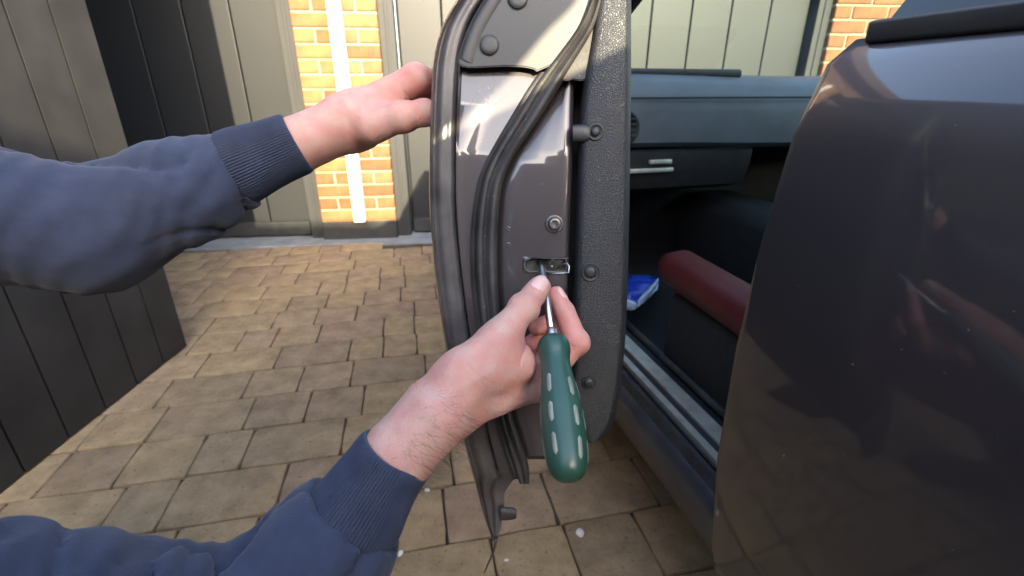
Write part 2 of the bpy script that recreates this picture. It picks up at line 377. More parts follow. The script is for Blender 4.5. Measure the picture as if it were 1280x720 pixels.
def pebble(px, py, r, lab):
    c = gp(px, py, 0.002); bm = bmesh.new(); bmesh.ops.create_icosphere(bm, subdivisions=3, radius=1)
    rr = random.Random(px)
    for v in bm.verts:
        k = 1+0.10*math.sin(2*v.co.x+px)+0.07*math.sin(3*v.co.y+py); v.co = Vector((v.co.x*r*1.25*k, v.co.y*r*k, v.co.z*r*.55))
    o = bm_obj('pebble', bm, M['pebble'], smooth=True); o.location = (c[0], c[1], r*.4); o.rotation_euler = (0, 0, px*.7)
    thing(o, lab, 'pebble')
pebble(725, 667, .0085, 'largest white pebble on the paving below the screwdriver handle')
pebble(633, 700, .0035, 'tiny white stone chip on the paver under the door tip')
pebble(500, 692, .0055, 'small white pebble in the paving joint by the navy sleeve')
pebble(534, 613, .0055, 'small white pebble in the joint just below the sleeve cuff')

# ================================================================== garage building
gar = thing(empty('garage', tuple(FO)), 'brick garage with dark grey vertical board doors behind the car', 'garage')
def G(u, d, z): return FO + fu*u + fn*d + np.array((0, 0, z))          # along the front, towards us, up
GAX = [fu, fn, np.array((0, 0, 1.))]
inv_par = Matrix.Translation(-Vector(FO))
def gpar(o): o.parent = gar; o.matrix_parent_inverse = inv_par; return o
def gbox(name, u0, u1, d0, d1, z0, z1, m, bev=0.0):
    return gpar(box(name, G((u0+u1)/2, (d0+d1)/2, (z0+z1)/2), (u1-u0, d1-d0, z1-z0), m, None, GAX, bev))
PL = 0.11
PW = 0.44
def pier(u0, u1, wallname):
    o = gbox(wallname, u0+.002, u1-.002, -.22, -.008, PL-.01, 2.35, M['mortar'])
    k = 0
    bl, bh, j = .215, .065, .010
    z = PL+.004; row = 0
    while z < 2.3:
        if row % 2 == 0: segs = [(u0, bl), (u0+bl+j, bl)]
        else: segs = [(u0, .1025), (u0+.1125, bl), (u0+.1125+bl+j, .1025)]
        segs = [(a_, min(l_, u1-a_)) for a_, l_ in segs if u1-a_ > .03]
        for a_, l_ in segs:
            key = (round(l_, 3), random.randrange(3))
            if key not in brick_me:
                bm = bmesh.new(); V, F = box_vf((0, 0, 0), (l_, .1, bh)); vv = [bm.verts.new(v) for v in V]
                for f in F: bm.faces.new([vv[i] for i in f])
                bmesh.ops.recalc_face_normals(bm, faces=bm.faces)
                bmesh.ops.bevel(bm, geom=bm.edges[:], offset=.004, segments=1, affect='EDGES')
                rr = random.Random(key[1])
                for v in bm.verts: v.co += Vector((rr.uniform(-.0015, .0015), rr.uniform(-.001, .001), rr.uniform(-.0015, .0015)))
                me = bpy.data.meshes.new('brick'); bm.to_mesh(me); bm.free(); me.materials.append(M['brick']); brick_me[key] = me
            b = bpy.data.objects.new('brick', brick_me[key]); COL.objects.link(b); b.parent = o
            c = G(a_+l_/2, -.05+random.uniform(-.0015, .0015), z+bh/2)
            b.location = c; b.rotation_euler = (0, 0, FA)
        z += bh+j; row += 1
    gbox('plinth', u0-.003, u1+.003, -.22, .012, -.02, PL, M['plinth'], .004)
brick_me = {}
pier(-PW, 0.0, 'brick_pier')
W2 = 2.35
pier(-PW-W2-PW, -PW-W2, 'brick_pier')
def gdoor(u0, u1, name):
    fw = .085
    for a_ in (u0, u1-fw):
        gbox('frame_post', a_+.001, a_+fw-.001, -.13, -.035, -.01, 2.1, M['gframe'], .004)
        gbox('frame_bead', a_+fw*.42, a_+fw*.62, -.034, -.028, -.01, 2.1, M['gframe'], .002)
    gbox('frame_head', u0+.001, u1-.001, -.128, -.033, 2.1, 2.2, M['gframe'], .004)
    d = empty(name, tuple(G((u0+u1)/2, -.12, 0))); d.parent = gar; d.matrix_parent_inverse = inv_par
    n = max(1, round((u1-u0-2*fw)/.24)); w_ = (u1-u0-2*fw-.024)/n
    for k in range(n):
        a_ = u0+fw+.012+k*w_
        o = box('board', (G(a_+w_/2, -.115, 1.08)), (w_-.007, .03, 2.0), M['garage'], None, GAX, .004)
        o.parent = d; o.matrix_parent_inverse = Matrix.Translation(-Vector(G((u0+u1)/2, -.12, 0)))
    o = box('bottom_rail', G((u0+u1)/2, -.098, .058), (u1-u0-2*fw-.03, .05, .085), M['plinth'], None, GAX, .004)
    o.parent = d; o.matrix_parent_inverse = Matrix.Translation(-Vector(G((u0+u1)/2, -.12, 0)))
    o = box('backing', G((u0+u1)/2, -.145, 1.05), (u1-u0-2*fw, .01, 2.09), M['dark'], None, GAX)
    o.parent = d; o.matrix_parent_inverse = Matrix.Translation(-Vector(G((u0+u1)/2, -.12, 0)))
gdoor(0.0, 2.6, 'garage_door')
gdoor(-PW-W2, -PW, 'garage_door')
pier(2.6, 2.6+PW, 'brick_pier')
gbox('threshold', -PW-W2-PW, 2.6+PW, -.2, .115, -.03, .004, M['concrete'], .004)
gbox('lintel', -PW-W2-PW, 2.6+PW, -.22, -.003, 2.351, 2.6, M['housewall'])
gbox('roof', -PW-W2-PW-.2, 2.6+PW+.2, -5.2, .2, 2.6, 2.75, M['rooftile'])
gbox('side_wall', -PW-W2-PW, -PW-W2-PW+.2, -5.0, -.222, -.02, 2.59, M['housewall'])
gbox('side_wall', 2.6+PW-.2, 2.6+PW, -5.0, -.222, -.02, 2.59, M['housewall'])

# white downpipe on the pier
dpx = -0.205
dp = empty('downpipe', tuple(G(dpx, .04, 0.02))); thing(dp, 'white rainwater downpipe on the sunlit brick pier', 'downpipe')
ip = Matrix.Translation(-Vector(G(dpx, .04, 0.02)))
o = box('pipe', G(dpx, .042, 1.22), (.068, .062, 2.2), M['white'], None, GAX, .008, 3); o.parent = dp; o.matrix_parent_inverse = ip
for z in (.55, 1.75):
    o = box('bracket', G(dpx, .036, z), (.092, .07, .03), M['white'], None, GAX, .005); o.parent = dp; o.matrix_parent_inverse = ip

# ================================================================== unseen buildings added behind the camera, sized to shade the drive
bw = thing(empty('shading_house', (0, -7, 0)), 'unseen low brick house with brown tiled roof, sized to shade the drive', 'house')
def bpar(o, p): o.parent = p; o.matrix_parent_inverse = Matrix.Translation(-Vector(p.location)); return o
HZ = 1.27 + 0.40*6.0; XE = 0.05+.30*6.0
bpar(box('wall', ((XE-13)/2, -7.5, HZ/2-.1), (13+XE, 3.0, HZ-.2), M['housewall']), bw)
V = [(-13.2, -6.0, HZ-.02), (XE, -6.0, HZ-.02), (XE, -8.0, HZ+.45), (-13.2, -8.0, HZ+.45), (-13.2, -9.6, HZ-.05), (XE, -9.6, HZ-.05)]
bpar(mesh_obj('roof', V, [(0, 1, 2, 3), (3, 2, 5, 4), (0, 4, 5, 1)], M['rooftile']), bw)
for x in (-6, -2.5, .3):
    wi = bpar(box('window', (x, -5.985, 1.5), (1.4, .05, 1.1), M['white']), bw)
    pn = box('pane', (x, -5.955, 1.5), (1.2, .02, .9), M['dash']); pn.parent = wi
an = thing(empty('shading_outbuilding', (5, -6, 0)), 'unseen flat roofed brick block added to shade the door and drive', 'shading_outbuilding')
HA = 0.985+0.40*4.0  # roof height set so the added block shades the lower door
bpar(box('wall', (6.6+.1, -4.75, HA/2-.05), (11.4, 1.5, HA-.1), M['housewall']), an)
bpar(box('roof', (6.6+.1, -4.75, HA-.05), (11.4, 1.6, .1), M['rooftile']), an)

cpt = thing(empty('shading_carport', (-2.4, 0.5, 0)), 'added dark boarded shelter with a flat roof, shading the left of the drive', 'shading_carport')  # added beside the drive to darken the left paving and garage front
M['board'] = mat('dark_stained_board', (0.020, 0.018, 0.016), 0.75, var=0.35, vscale=10, bump=0.3, bscale=30)
bpar(box('roof', (-2.40, .72, 2.13), (2.5, 3.9, .10), M['board']), cpt)
bpar(box('back_wall', (-2.40, -1.2, 1.04), (2.5, .06, 2.07), M['board']), cpt)
for k in range(21):
    bpar(box('wall_board', (-1.19, -1.10+k*.125+.0625, 1.04), (.03, .119, 2.07), M['board']), cpt)
bpar(box('wall_rail', (-1.222, .21, 1.0), (.03, 2.6, .08), M['board']), cpt)
bpar(box('far_wall', (-3.62, .72, 1.04), (.06, 3.8, 2.07), M['board']), cpt)

# ================================================================== CAR
HEAD = R(15)
ch = np.array((-math.sin(HEAD), math.cos(HEAD), 0)); cl = np.array((math.cos(HEAD), math.sin(HEAD), 0))
K0 = np.array((0.36, 0, 0))
def K(s, l, z): return K0 + ch*s + cl*l + np.array((0, 0, z))
K_ = K
CAX = [ch, cl, np.array((0, 0, 1.))]
car = thing(empty('car', (0, 0, 0)), 'dark aubergine grey car with its passenger door open', 'car')
def cbox(name, s0, s1, l0, l1, z0, z1, m, bev=.01, seg=3, parent=None):
    return box(name, K((s0+s1)/2, (l0+l1)/2, (z0+z1)/2), (s1-s0, l1-l0, z1-z0), m, parent or car, CAX, bev, seg)
WID = 1.62
# lower body : floor pan, sill, far side
cbox('floor', -1.2, 1.75, .10, WID-.1, .19, .27, M['carpet'], .01)
def sill(l_out, sign):
    prof = [(.13, .16), (.110, .165), (.098, .185), (.084, .22), (.080, .255), (.086, .278), (.098, .285)]
    prof2 = [(.0982, .285), (.108, .299), (.117, .287), (.127, .288)]
    prof3 = [(.1272, .292), (.150, .300), (.205, .302), (.215, .295), (.216, .255)]
    for nm, pr, m in (('sill', prof, 'sillpaint'), ('sill_seal', prof2, 'rubber'), ('sill_plate', prof3, 'interior')):
        rows = [[K(s, l, z) for l, z in pr] for s in np.linspace(.42, 1.60, 12)]
        V, F = loft(rows); autosmooth(fix(mesh_obj(nm, V, F, M[m], car)), 50)
sill(0, 1)
for l0, l1, zz in ((.131, .146, .3030), (.160, .192, .3055)):
    cbox('sunlit_scuff_strip', .50, 1.35, l0, l1, .290, zz, M['sill'], .001, 1)  # pale strips stand in for the sunlit band along the sill
tube('aperture_seal', [K(s, .225, .300) for s in np.linspace(.45, 1.5, 10)], .009, M['rubber'], car)
# quarter panel behind the door: latch post + skin
EDG = {(.46, 0): .05, (.468, 1): .012, (.4695, 2): .004}
rows = []
zs = [.17, .20, .30, .45, .60, .72, .82, .88, .90]
bul = [.08, .05, .025, .005, 0.0, .004, .015, .035, .06]
for s in [.46, .468, .4695, .46, .30, .05, -.25, -.6, -1.0, -1.5, -1.9]:
    rows.append([K(s, b+EDG.get((s, len(rows)), 0)+max(0, -s-1.0)*.25, z) for z, b in zip(zs, bul)])
V, F = loft(rows); autosmooth(fix(mesh_obj('quarter_panel', V, F, M['paint'], car)), 60)
rows = []
for dl, ds in ((.055, .465), (.09, .455), (.16, .44), (.22, .42)):
    rows.append([K(ds, dl+b, z) for z, b in zip(zs, bul)])
V, F = loft(rows); autosmooth(fix(mesh_obj('latch_post', V, F, M['paint'], car)), 60)
tube('post_seal', [K(.452, .13+b*.8, z) for z, b in zip(zs, bul)], .010, M['rubber'], car)
st = tube('striker', [K(.46, .10, .66), K(.51, .10, .66), K(.515, .115, .66), K(.51, .13, .66), K(.46, .13, .66)], .004, M['chrome'], car)
# quarter window, black roof
cbox('belt_moulding', -1.1, .45, .05, .075, .895, .912, M['plastic'], .003)
V, F = loft([[K(.45, .07, .91), K(-.55, .07, .91)], [K(.36, .17, 1.17), K(-.35, .17, 1.17)]])
mesh_obj('quarter_window', V, F, mat('dark_tinted_glass', (0.008, 0.009, 0.009), .08, 0, 0), car)
rows = []
for s, zt in ((.98, 1.185), (.7, 1.225), (.3, 1.24), (-.1, 1.225), (-.5, 1.15), (-.9, 1.02), (-1.15, .92)):
    e = .16 if s > -.3 else .16-.08*min(1, (-.3-s)/.8)
    z0 = zt-.055 if s > -.3 else max(.9, zt-.055-(-.3-s)*.5)
    rows.append([K(s, e-.015, z0), K(s, e+.01, zt-.03), K(s, e+.08, zt-.005), K(s, e+.3, zt+.02), K(s, WID-e-.3, zt+.02), K(s, WID-e-.08, zt-.005), K(s, WID-e-.01, zt-.03), K(s, WID-e+.015, z0)])
V, F = loft(rows); o = autosmooth(fix(mesh_obj('roof', V, F, M['softtop'], car)), 60)
md = o.modifiers.new('t', 'SOLIDIFY'); md.thickness = .03; md.offset = -1
V, F = loft([[K(-.35, .16, .90), K(-.4, .16, 1.15)], [K(-1.15, .10, .90), K(-.95, .16, 1.0)]])
mesh_obj('roof_side', V, F, M['softtop'], car)
cbox('rear_shelf', -1.9, -.5, .08, WID-.08, .80, .90, M['paint'], .03)
cbox('rear_bulkhead', -.12, -.05, .10, WID-.10, .27, .95, M['interior'], .02)
# far side wall of the cabin
cbox('far_door', -.1, 1.6, WID-.09, WID-.01, .2, .90, M['interior'], .03)
cbox('far_quarter', -1.9, -.11, WID-.12, WID, .2, .90, M['paint'], .03)
V, F = loft([[K(1.5, WID-.06, .905), K(-.5, WID-.06, .905)], [K(.9, WID-.16, 1.17), K(-.35, WID-.16, 1.17)]])
mesh_obj('far_window', V, F, M['glass'], car)
# A pillars, windscreen, scuttle
def pillar(l0, l1):
    prof = [(-.026, -.02), (.0, -.032), (.026, -.02), (.026, .02), (0, .032), (-.026, .02)]
    A, B = K(1.62, l0, .80), K(.88, l1, 1.185); u, v, d = frame(B-A)
    rows = [[A+(B-A)*t + u*x + v*y for x, y in prof] for t in (0, .3, .6, 1)]
    V, F = loft(rows, closed=True, caps=True); autosmooth(fix(mesh_obj('windscreen_pillar', V, F, M['interior'], car)), 60)
pillar(.16, .20); pillar(WID-.16, WID-.20)
V, F = loft([[K(1.63, .15, .87), K(1.63, WID-.15, .87)], [K(.90, .2, 1.20), K(.90, WID-.2, 1.20)]])
mesh_obj('windscreen', V, F, M['glass'], car)
tube('header_rail', [K(.90, .18, 1.19), K(.92, .5, 1.215), K(.92, WID-.5, 1.215), K(.90, WID-.18, 1.19)], .03, M['interior'], car)
# bonnet and front wings (short nose, behind the open door)
rows = []
for s, zt, ins in ((1.60, .86, .02), (1.9, .83, .02), (2.2, .78, .05), (2.45, .70, .12), (2.55, .55, .20), (2.56, .30, .22)):
    rows.append([K(s, ins+.03, .22), K(s, ins, .45 if zt > .5 else .3), K(s, ins+.01, zt-.10), K(s, ins+.06, zt-.02), K(s, WID*.3, zt+.02), K(s, WID*.7, zt+.02), K(s, WID-ins-.06, zt-.02), K(s, WID-ins-.01, zt-.10), K(s, WID-ins, .45 if zt > .5 else .3), K(s, WID-ins-.03, .22)])
V, F = loft(rows); F.append(tuple(range(len(V)-10, len(V)))); autosmooth(fix(mesh_obj('bonnet', V, F, M['paint'], car)), 50)
for l in (.12, WID-.12):
    for s in (1.98, -.95):
        o = lathe('wheel', K(s, l, .295), cl, [(-.095, .2), (-.095, .27), (-.07, .295), (.07, .295), (.095, .27), (.095, .2)], M['tyre'], car, 40)
        lathe('rim', K(s, l, .295), cl, [(-.097, .02), (-.09, .06), (-.085, .17), (-.1, .2), (.1, .2), (.085, .17), (.09, .06), (.097, .02)], M['alloy'], o, 40)
# dashboard
rows = []
prof = [(1.62, .895), (1.50, .905), (1.40, .893), (1.365, .870), (1.35, .80), (1.352, .715), (1.375, .700)]
for l in np.linspace(.10, WID-.1, 14): rows.append([K(s, l, z+.006*math.sin(l*5)) for s, z in prof])
V, F = loft(rows); dash = autosmooth(fix(mesh_obj('dashboard', V, F, M['dash'], car)), 50)
prof = [(1.376, .699), (1.362, .69), (1.365, .64), (1.385, .585), (1.47, .56), (1.62, .55), (1.7, .3)]
V, F = loft([[K(s, l, z) for s, z in prof] for l in np.linspace(.10, .75, 8)]); gl = autosmooth(fix(mesh_obj('glovebox', V, F, M['interior'], car)), 50)
cbox('glovebox_latch', 1.350, 1.362, .40, .47, .660, .672, M['sill'], .002)
cbox('glovebox_handle', 1.352, 1.366, .34, .48, .636, .648, M['sill'], .003)
o = lathe('air_vent', K(1.352, .305, .762), -ch, [(0, .046), (.008, .046), (.012, .040), (.004, .036), (.002, .001)], M['interior'], car, 30)
for z in (-.022, -.007, .008, .023): cbox('vent_slat', 1.338, 1.348, .272, .338, .762+z-.003, .762+z+.003, M['interior'], .001, 1)
tube('dash_seam', [K(1.3485, l, .838) for l in np.linspace(.1, WID-.1, 12)], .0025, M['dark'], car)
cbox('airbag_panel', 1.40, 1.55, .25, .70, .890, .9135, M['interior'], .008)
cbox('firewall', 1.70, 1.73, .1, WID-.1, .25, .86, M['interior'], .005)
cbox('kick_panel', 1.2, 1.7, .095, .115, .26, .70, M['interior'], .01)
cbox('centre_tunnel', -.1, 1.65, .70, .92, .26, .52, M['interior'], .05)
# seats
def seat(l0):
    K = lambda s_, l_, z_: K_(s_+.03, l_-.005, z_+(.055 if z_ > .40 else .02 if z_ > .36 else 0))
    def cushion(name, pts, rad, m):
        V, F = tube_vf(pts, rad, 16); return fix(mesh_obj(name, V, F, M[m], car, True))
    o = cbox('seat_base', .30, .90, l0+.05, l0+.43, .27, .36, M['seat'], .03)
    cbox('seat_side', .28, .93, l0+.012, l0+.06, .28, .46, M['seat'], .02)
    cbox('seat_cushion', .30, .95, l0+.07, l0+.41, .355, .445, M['red'], .035, 4)
    for dl in (.045, .435):
        cushion('seat_bolster', [K(.28, l0+dl, .41), K(.34, l0+dl, .425), K(.7, l0+dl, .44), K(.91, l0+dl, .445), K(.95, l0+dl, .440)], [.03, .042, .044, .044, .030], 'red')
    bx = [K(.30, 0, 0)-K(0, 0, 0), cl, np.array((0, 0, 1.))]
    a_ = R(18); ax = [ch*math.cos(a_)+np.array((0, 0, math.sin(a_))), cl, -ch*math.sin(a_)+np.array((0, 0, math.cos(a_)))]
    box('seat_back', K(.20, l0+.24, .70), (.10, .36, .56), M['seat'], car, ax, .045, 4)
    for dl in (.05, .43):
        cushion('seat_bolster', [K(.33, l0+dl, .42), K(.30, l0+dl, .55), K(.24, l0+dl, .75), K(.17, l0+dl, .92)], [.035, .058, .055, .03], 'red')
    box('headrest', K(.07, l0+.24, 1.02), (.09, .24, .15), M['seat'], car, ax, .04, 4)
seat(.215); seat(.93)

# ------------------------------------------------------------------ open door
E = smooth_tab((-80, 625), (-40, 596), (0, 571), (25, 555), (45, 548), (65, 543), (90, 540), (125, 538.5), (180, 536.5), (247, 536.5), (285, 538.5), (335, 543), (396, 551), (451, 560), (541, 577), (623, 599), (656, 608), (690, 622))
SL = smooth_tab((-80, 752), (-40, 748), (-10, 741), (15, 732), (35, 722), (55, 707), (80, 688), (105, 669), (135, 651), (170, 630), (200, 613), (225, 603), (260, 597), (300, 593.5), (350, 594.5), (400, 600), (460, 609), (520, 623), (560, 634), (606, 650))
SR = smooth_tab((-80, 764), (-40, 761), (-10, 756), (15, 751), (35, 744), (55, 733), (80, 717), (105, 702), (135, 684), (170, 661), (190, 646), (215, 633), (240, 626), (300, 622.5), (350, 623), (400, 627), (460, 633), (520, 640), (556, 653), (587, 663), (606, 661))
RR = smooth_tab((-80, 770), (-40, 766), (0, 752), (40, 738), (80, 722), (106, 718), (180, 716.5), (270, 713.5), (345, 711), (480, 708), (590, 704))
TL = smooth_tab((-80, 764), (-40, 757), (0, 746), (40, 740), (70, 735), (100, 729), (150, 723.5), (250, 720.5), (350, 716.5), (480, 712), (520, 712), (545, 722), (556, 738))
TR = smooth_tab((-80, 789), (0, 789), (100, 789), (250, 787), (350, 785), (420, 782), (480, 776.5), (520, 770), (540, 763), (550, 753), (556, 742))
door = None
def bend(y): return -max(0.0, 192-y)*.00072*math.tan(R(8))
# left strip : hem, channel, painted strip, seat of the seal
def left_row(y):
    e, s = E(y), SL(y); r = (SR(y)+s)/2
    if y > 596: r = float(np.interp(y, [596, 606, 616, 631, 655, 676, 690], [644, 637, 630.5, 630.5, 627, 621.5, 623]))
    k = max(0.12, min(1.0, (r-e)/60.0))
    pr = [(0, -.014), (1.2, -.006), (2.6, -.0025), (4.0, -.0035), (5.5, -.0085), (7.5, -.0088), (10, -.0058), (13.5, -.0042), (17, -.0042), (20, -.0050), (23, -.0052), (26, -.0050), (28.5, -.0062), (30.5, -.0095), (32, -.0140)]
    kd = 1.0 if y < 615 else float(np.interp(y, [615, 677], [1, .45]))
    out = [Q(e+x*k, y, d*kd) for x, d in pr]
    p0 = e+32*k; 
    for f, d in ((.06, -.0185), (.18, -.021), (.5, -.021), (.85, -.0215), (1.0, -.0215)):
        out.append(Q(p0+(r-p0)*f, y, d*kd+bend(y)*1.3))
    out += [Q(r-.6, y, -.030), Q(r-2.0, y, -.045)]
    return out
ys = list(np.arange(-76, 588, 7.0))+list(np.arange(588, 676, 4.0))+[677]
rowsL = [left_row(y) for y in ys]
# door shell = the painted hem + channel, carried forward as the outer skin
full = [[r[0]+DF*1.08, r[0]+DF*.55+np.array((-.006, 0, 0)), r[0]+DF*.12+np.array((-.001, 0, 0)), r[0]+DF*.012] + r for r in rowsL]
V, F = loft(full)
door = autosmooth(fix(mesh_obj('door', V, F, M['edge'], car)), 70)
door['label'] = 'open passenger door seen end on'
def inner(name, rows, m, ang=60): 
    V, F = loft(rows); return autosmooth(fix(mesh_obj(name, V, F, M[m], door)), ang)
# painted strip between channel and seal (polished)
def strip_row(y):
    e, s = E(y), SL(y); p0 = e+32.5
    b = bend(y)
    return [Q(p0, y, -.0125), Q(p0+1.2, y, -.0090+b*.3), Q(p0+3, y, -.0088+b*.8), Q(p0+5, y, -.0098+b), Q(p0+(s+3-p0)*.6, y, -.0104+b), Q(s+3, y, -.0100+b)]
inner('inner_paint_strip', [strip_row(y) for y in np.arange(72, 592, 6.0)], 'paint')
# right paint panel with the slot left open
SLOT = (654, 709, 321.5, 341.0)
def right_row(y):
    Q = lambda x_, y_, d_: Q_(x_, y_, d_+bend(y_))
    a_, r = SR(y)-5, RR(y)
    pr = [Q(a_, y, -.012), Q(a_+6, y, -.009), Q(a_+8.5, y, -.0045), Q(a_+12, y, -.003)]
    x0, x1 = a_+12, r-12
    inslot = [max(x0+1, min(SLOT[0], x1-2))] if 200 < y < 460 else [x0+(x1-x0)*.45]
    for f in inslot: pr.append(Q(f, y, -.0022))
    pr += [Q((inslot[0]+max(inslot[0]+1, x1))/2, y, -.0012), Q(max(inslot[0]+2, x1), y, -.0006)]
    if 300 < y < 360: pr += [Q(SLOT[1]-3, y, -.001), Q(SLOT[1], y, -.002)]
    else: pr += [Q(r-6, y, -.0006), Q(r-3.5, y, -.0020)]
    pr += [Q(r-1.2, y, -.0055), Q(r, y, -.011), Q(r+.2, y, -.04), Q(r+.2, y, -.07)]
    return pr
ysr = sorted(set(list(np.arange(96, 574, 6.0)) + [SLOT[2], SLOT[3]]))
ysr = [y for y in ysr if not (SLOT[2] < y < SLOT[3]) and not (abs(y-SLOT[2]) < 2 and y != SLOT[2]) and not (abs(y-SLOT[3]) < 2 and y != SLOT[3])] 
rows = [right_row(y) for y in ysr]; V, F = loft(rows); n = len(rows[0])
i0 = ysr.index(SLOT[2])
F = [f for f in F if not (f[0]//n == i0 and 4 <= f[0] % n <= 7)]
pp = autosmooth(fix(mesh_obj('latch_panel', V, F, M['paint'], door)), 60)
# bottom closing of the painted panel
rows = [[p + np.array((0, 0, -.0)) for p in right_row(570)], [p+DN*-.02+np.array((0, 0, -.012)) for p in right_row(570)], [p+DN*-.15+np.array((0, 0, -.012)) for p in right_row(570)]]
inner('door_bottom', rows, 'paint')
# main weather seal
def seal_row(y):
    a_, b_ = SL(y), SR(y); w_ = b_-a_
    kk = 1.0 if y < 560 else max(.25, (610-y)/50)
    pr = [(.0, -.016), (.03, -.006), (.10, .0010), (.20, .0030), (.30, .0022), (.38, -.0010), (.46, -.0004), (.56, .0045), (.68, .0078), (.80, .0070), (.90, .0030), (.97, -.005), (1.0, -.014)]
    return [Q(a_+w_*f, y, -.006+(d+.006)*kk) for f, d in pr]
inner('weather_seal', [seal_row(y) for y in list(np.arange(-76, 604, 5.0))+[605]], 'rubber', 75)
def lip_row(y):
    x = SL(y)-2; b = bend(y); return [Q(x-4.5, y, -.0120+b), Q(x-3.5, y, -.0072+b), Q(x-.5, y, -.0050+b*.8), Q(x+2.5, y, -.007+b*.6)]
inner('seal_lip', [lip_row(y) for y in np.arange(90, 598, 6.0)], 'rubber', 75)
# grained trim panel
def trim_row(y):
    a_, b_ = TL(y), TR(y); w_ = max(b_-a_, 2.0); k = min(1, w_/50)
    pr = [(0, -.045), (.2, -.015), (1.2, -.0035), (3.5, .0030), (7, .0062), (12, .0075)]
    out = [Q(a_+x*k, y, d) for x, d in pr]
    x0, x1 = a_+12*k, b_-9*k
    for f in (.33, .66): out.append(Q(x0+(x1-x0)*f, y, .0085))
    for x, d in ((9, .0085), (5, .0068), (2.4, .0025), (.8, -.004), (0, -.014)): out.append(Q(b_-x*k, y, d))
    out += [out[-1]+DF*.03+np.array((-.002, 0, 0)), out[-1]+DF*.5, out[-1]+DF*1.0]
    return out
tr = inner('trim_panel', [trim_row(y) for y in list(np.arange(-76, 552, 6.0))+[551, 554]], 'trim', 75)
# top closing
t0 = rowsL[0]; rows = [[t0[0], Q(RR(-76), -76, 0), Q(TR(-76), -76, -.014)], [t0[0]+DF*1.05, Q(RR(-76), -76, 0)+DF*1.05, Q(TR(-76), -76, -.014)+DF*1.0]]
inner('door_top', rows, 'plastic')
# core that blocks light between skins
rows = [[Q(E(y)+20, y, -.05), Q(TR(y)-10 if y < 545 else 700, y, -.05)] for y in np.arange(-76, 575, 25.0)]
inner('door_core', rows, 'dark')
# plastic corner moulding at the top
def slab(name, poly, d0, d1, m, bev=.0012, parent=None):
    bm = bmesh.new(); a_ = [bm.verts.new(Q(x, y, d1)) for x, y in poly]; b_ = [bm.verts.new(Q(x, y, d0)) for x, y in poly]; k = len(poly)
    top = bm.faces.new(a_); bm.faces.new(b_[::-1])
    for i in range(k): bm.faces.new((a_[i], b_[i], b_[(i+1) % k], a_[(i+1) % k]))
    bmesh.ops.recalc_face_normals(bm, faces=bm.faces)
    if bev: bmesh.ops.bevel(bm, geom=list(top.edges), offset=bev, segments=3, affect='EDGES')
    return autosmooth(bm_obj(name, bm, M[m], parent or door), 45)
lefts = [(572.5, 79), (573, 72), (577, 57), (583, 40), (590, 25), (599, 9), (608, -5), (624, -30), (648, -70)]
rights = [(SL(y)+5, y) for y in (-70, -30, -5, 20, 40, 60, 80)]
poly = lefts + rights + [(671, 89.5), (667, 86.5), (655, 84), (630, 83), (600, 84.5), (585, 85), (577, 83)]
MB = -.0055
slab('corner_moulding', poly, -.028, -.0035+MB, 'plastic')
rim = [(x+1, y) for x, y in lefts[1:]]
rows = []
for i, (x, y) in enumerate(rim):
    rows.append([Q(x_, y_, d_+MB) for x_, y_, d_ in ((x, y, -.0045), (x+1.5, y+.6, -.0026), (x+5, y+2.2, -.0018), (x+10, y+4.4, -.0018), (x+14, y+6, -.0026), (x+17, y+7.5, -.0036))])
inner('moulding_rim', rows, 'plastic', 80)
def mmpx(px, py): return np.linalg.norm(Q(px+1, py)-Q(px, py))
def cap(px, py, rpx, name='plug'):
    r = rpx*mmpx(px, py)
    lathe(name, Q(px, py, -.0042+MB), DN, [(0, r*1.12), (.0009, r*1.10), (.0010, r*1.03), (.0004, r*1.0), (.0022, r*.985), (.0028, r*.9), (.0030, r*.5), (.0030, .0001)], M['plastic'], door, 32)
cap(611.5, 57, 12); cap(647, -1, 12.5)
# small plastic fillet between seal and trim
poly = [(SR(y)-4, y) for y in (100, 80, 55, 35, 15, -10)] + [(TL(y)+3, y) for y in (-10, 20, 45, 75, 100)] + [(724, 101), (716, 99.5), (711, 101.5)]
slab('seal_fillet', poly, -.02, -.0018, 'rubber', .001)
# trim fixings
def clip(px, py, ro, ri, d=.0085):
    m_ = mmpx(px, py); ro *= m_; ri *= m_
    lathe('trim_clip', Q(px, py, d-.0008), DN, [(0, ro*1.05), (.0013, ro), (.0018, ro*.92), (.0016, ri*1.45), (.0004, ri*1.2), (.0004, ri*1.08), (.0022, ri*1.0), (.0032, ri*.85), (.0036, ri*.4), (.0036, .0001)], M['plastic'], door, 28)
clip(744, 165, 10.5, 5.5); clip(738, 340, 11.5, 7); clip(736, 478, 9, 6)
# lug from panel to the upper clip
u_, v_, d_ = frame(Q(736, 166)-Q(716, 166))
rows = []
for x, hh, hd in ((716, 10.5, .005), (722, 11, .0058), (729, 11.5, .006), (735, 10.5, .006), (738, 8.5, .005)):
    r = []
    for k in range(16):
        t = 2*math.pi*k/16; cx = abs(math.cos(t))**.6*math.copysign(1, math.cos(t)); sx = abs(math.sin(t))**.6*math.copysign(1, math.sin(t))
        r.append(Q(x, 166.5-hh*sx, .0042+hd*cx))
    rows.append(r)
V, F = loft(rows, closed=True, caps=True); autosmooth(fix(mesh_obj('trim_lug', V, F, M['plastic'], door)), 50)
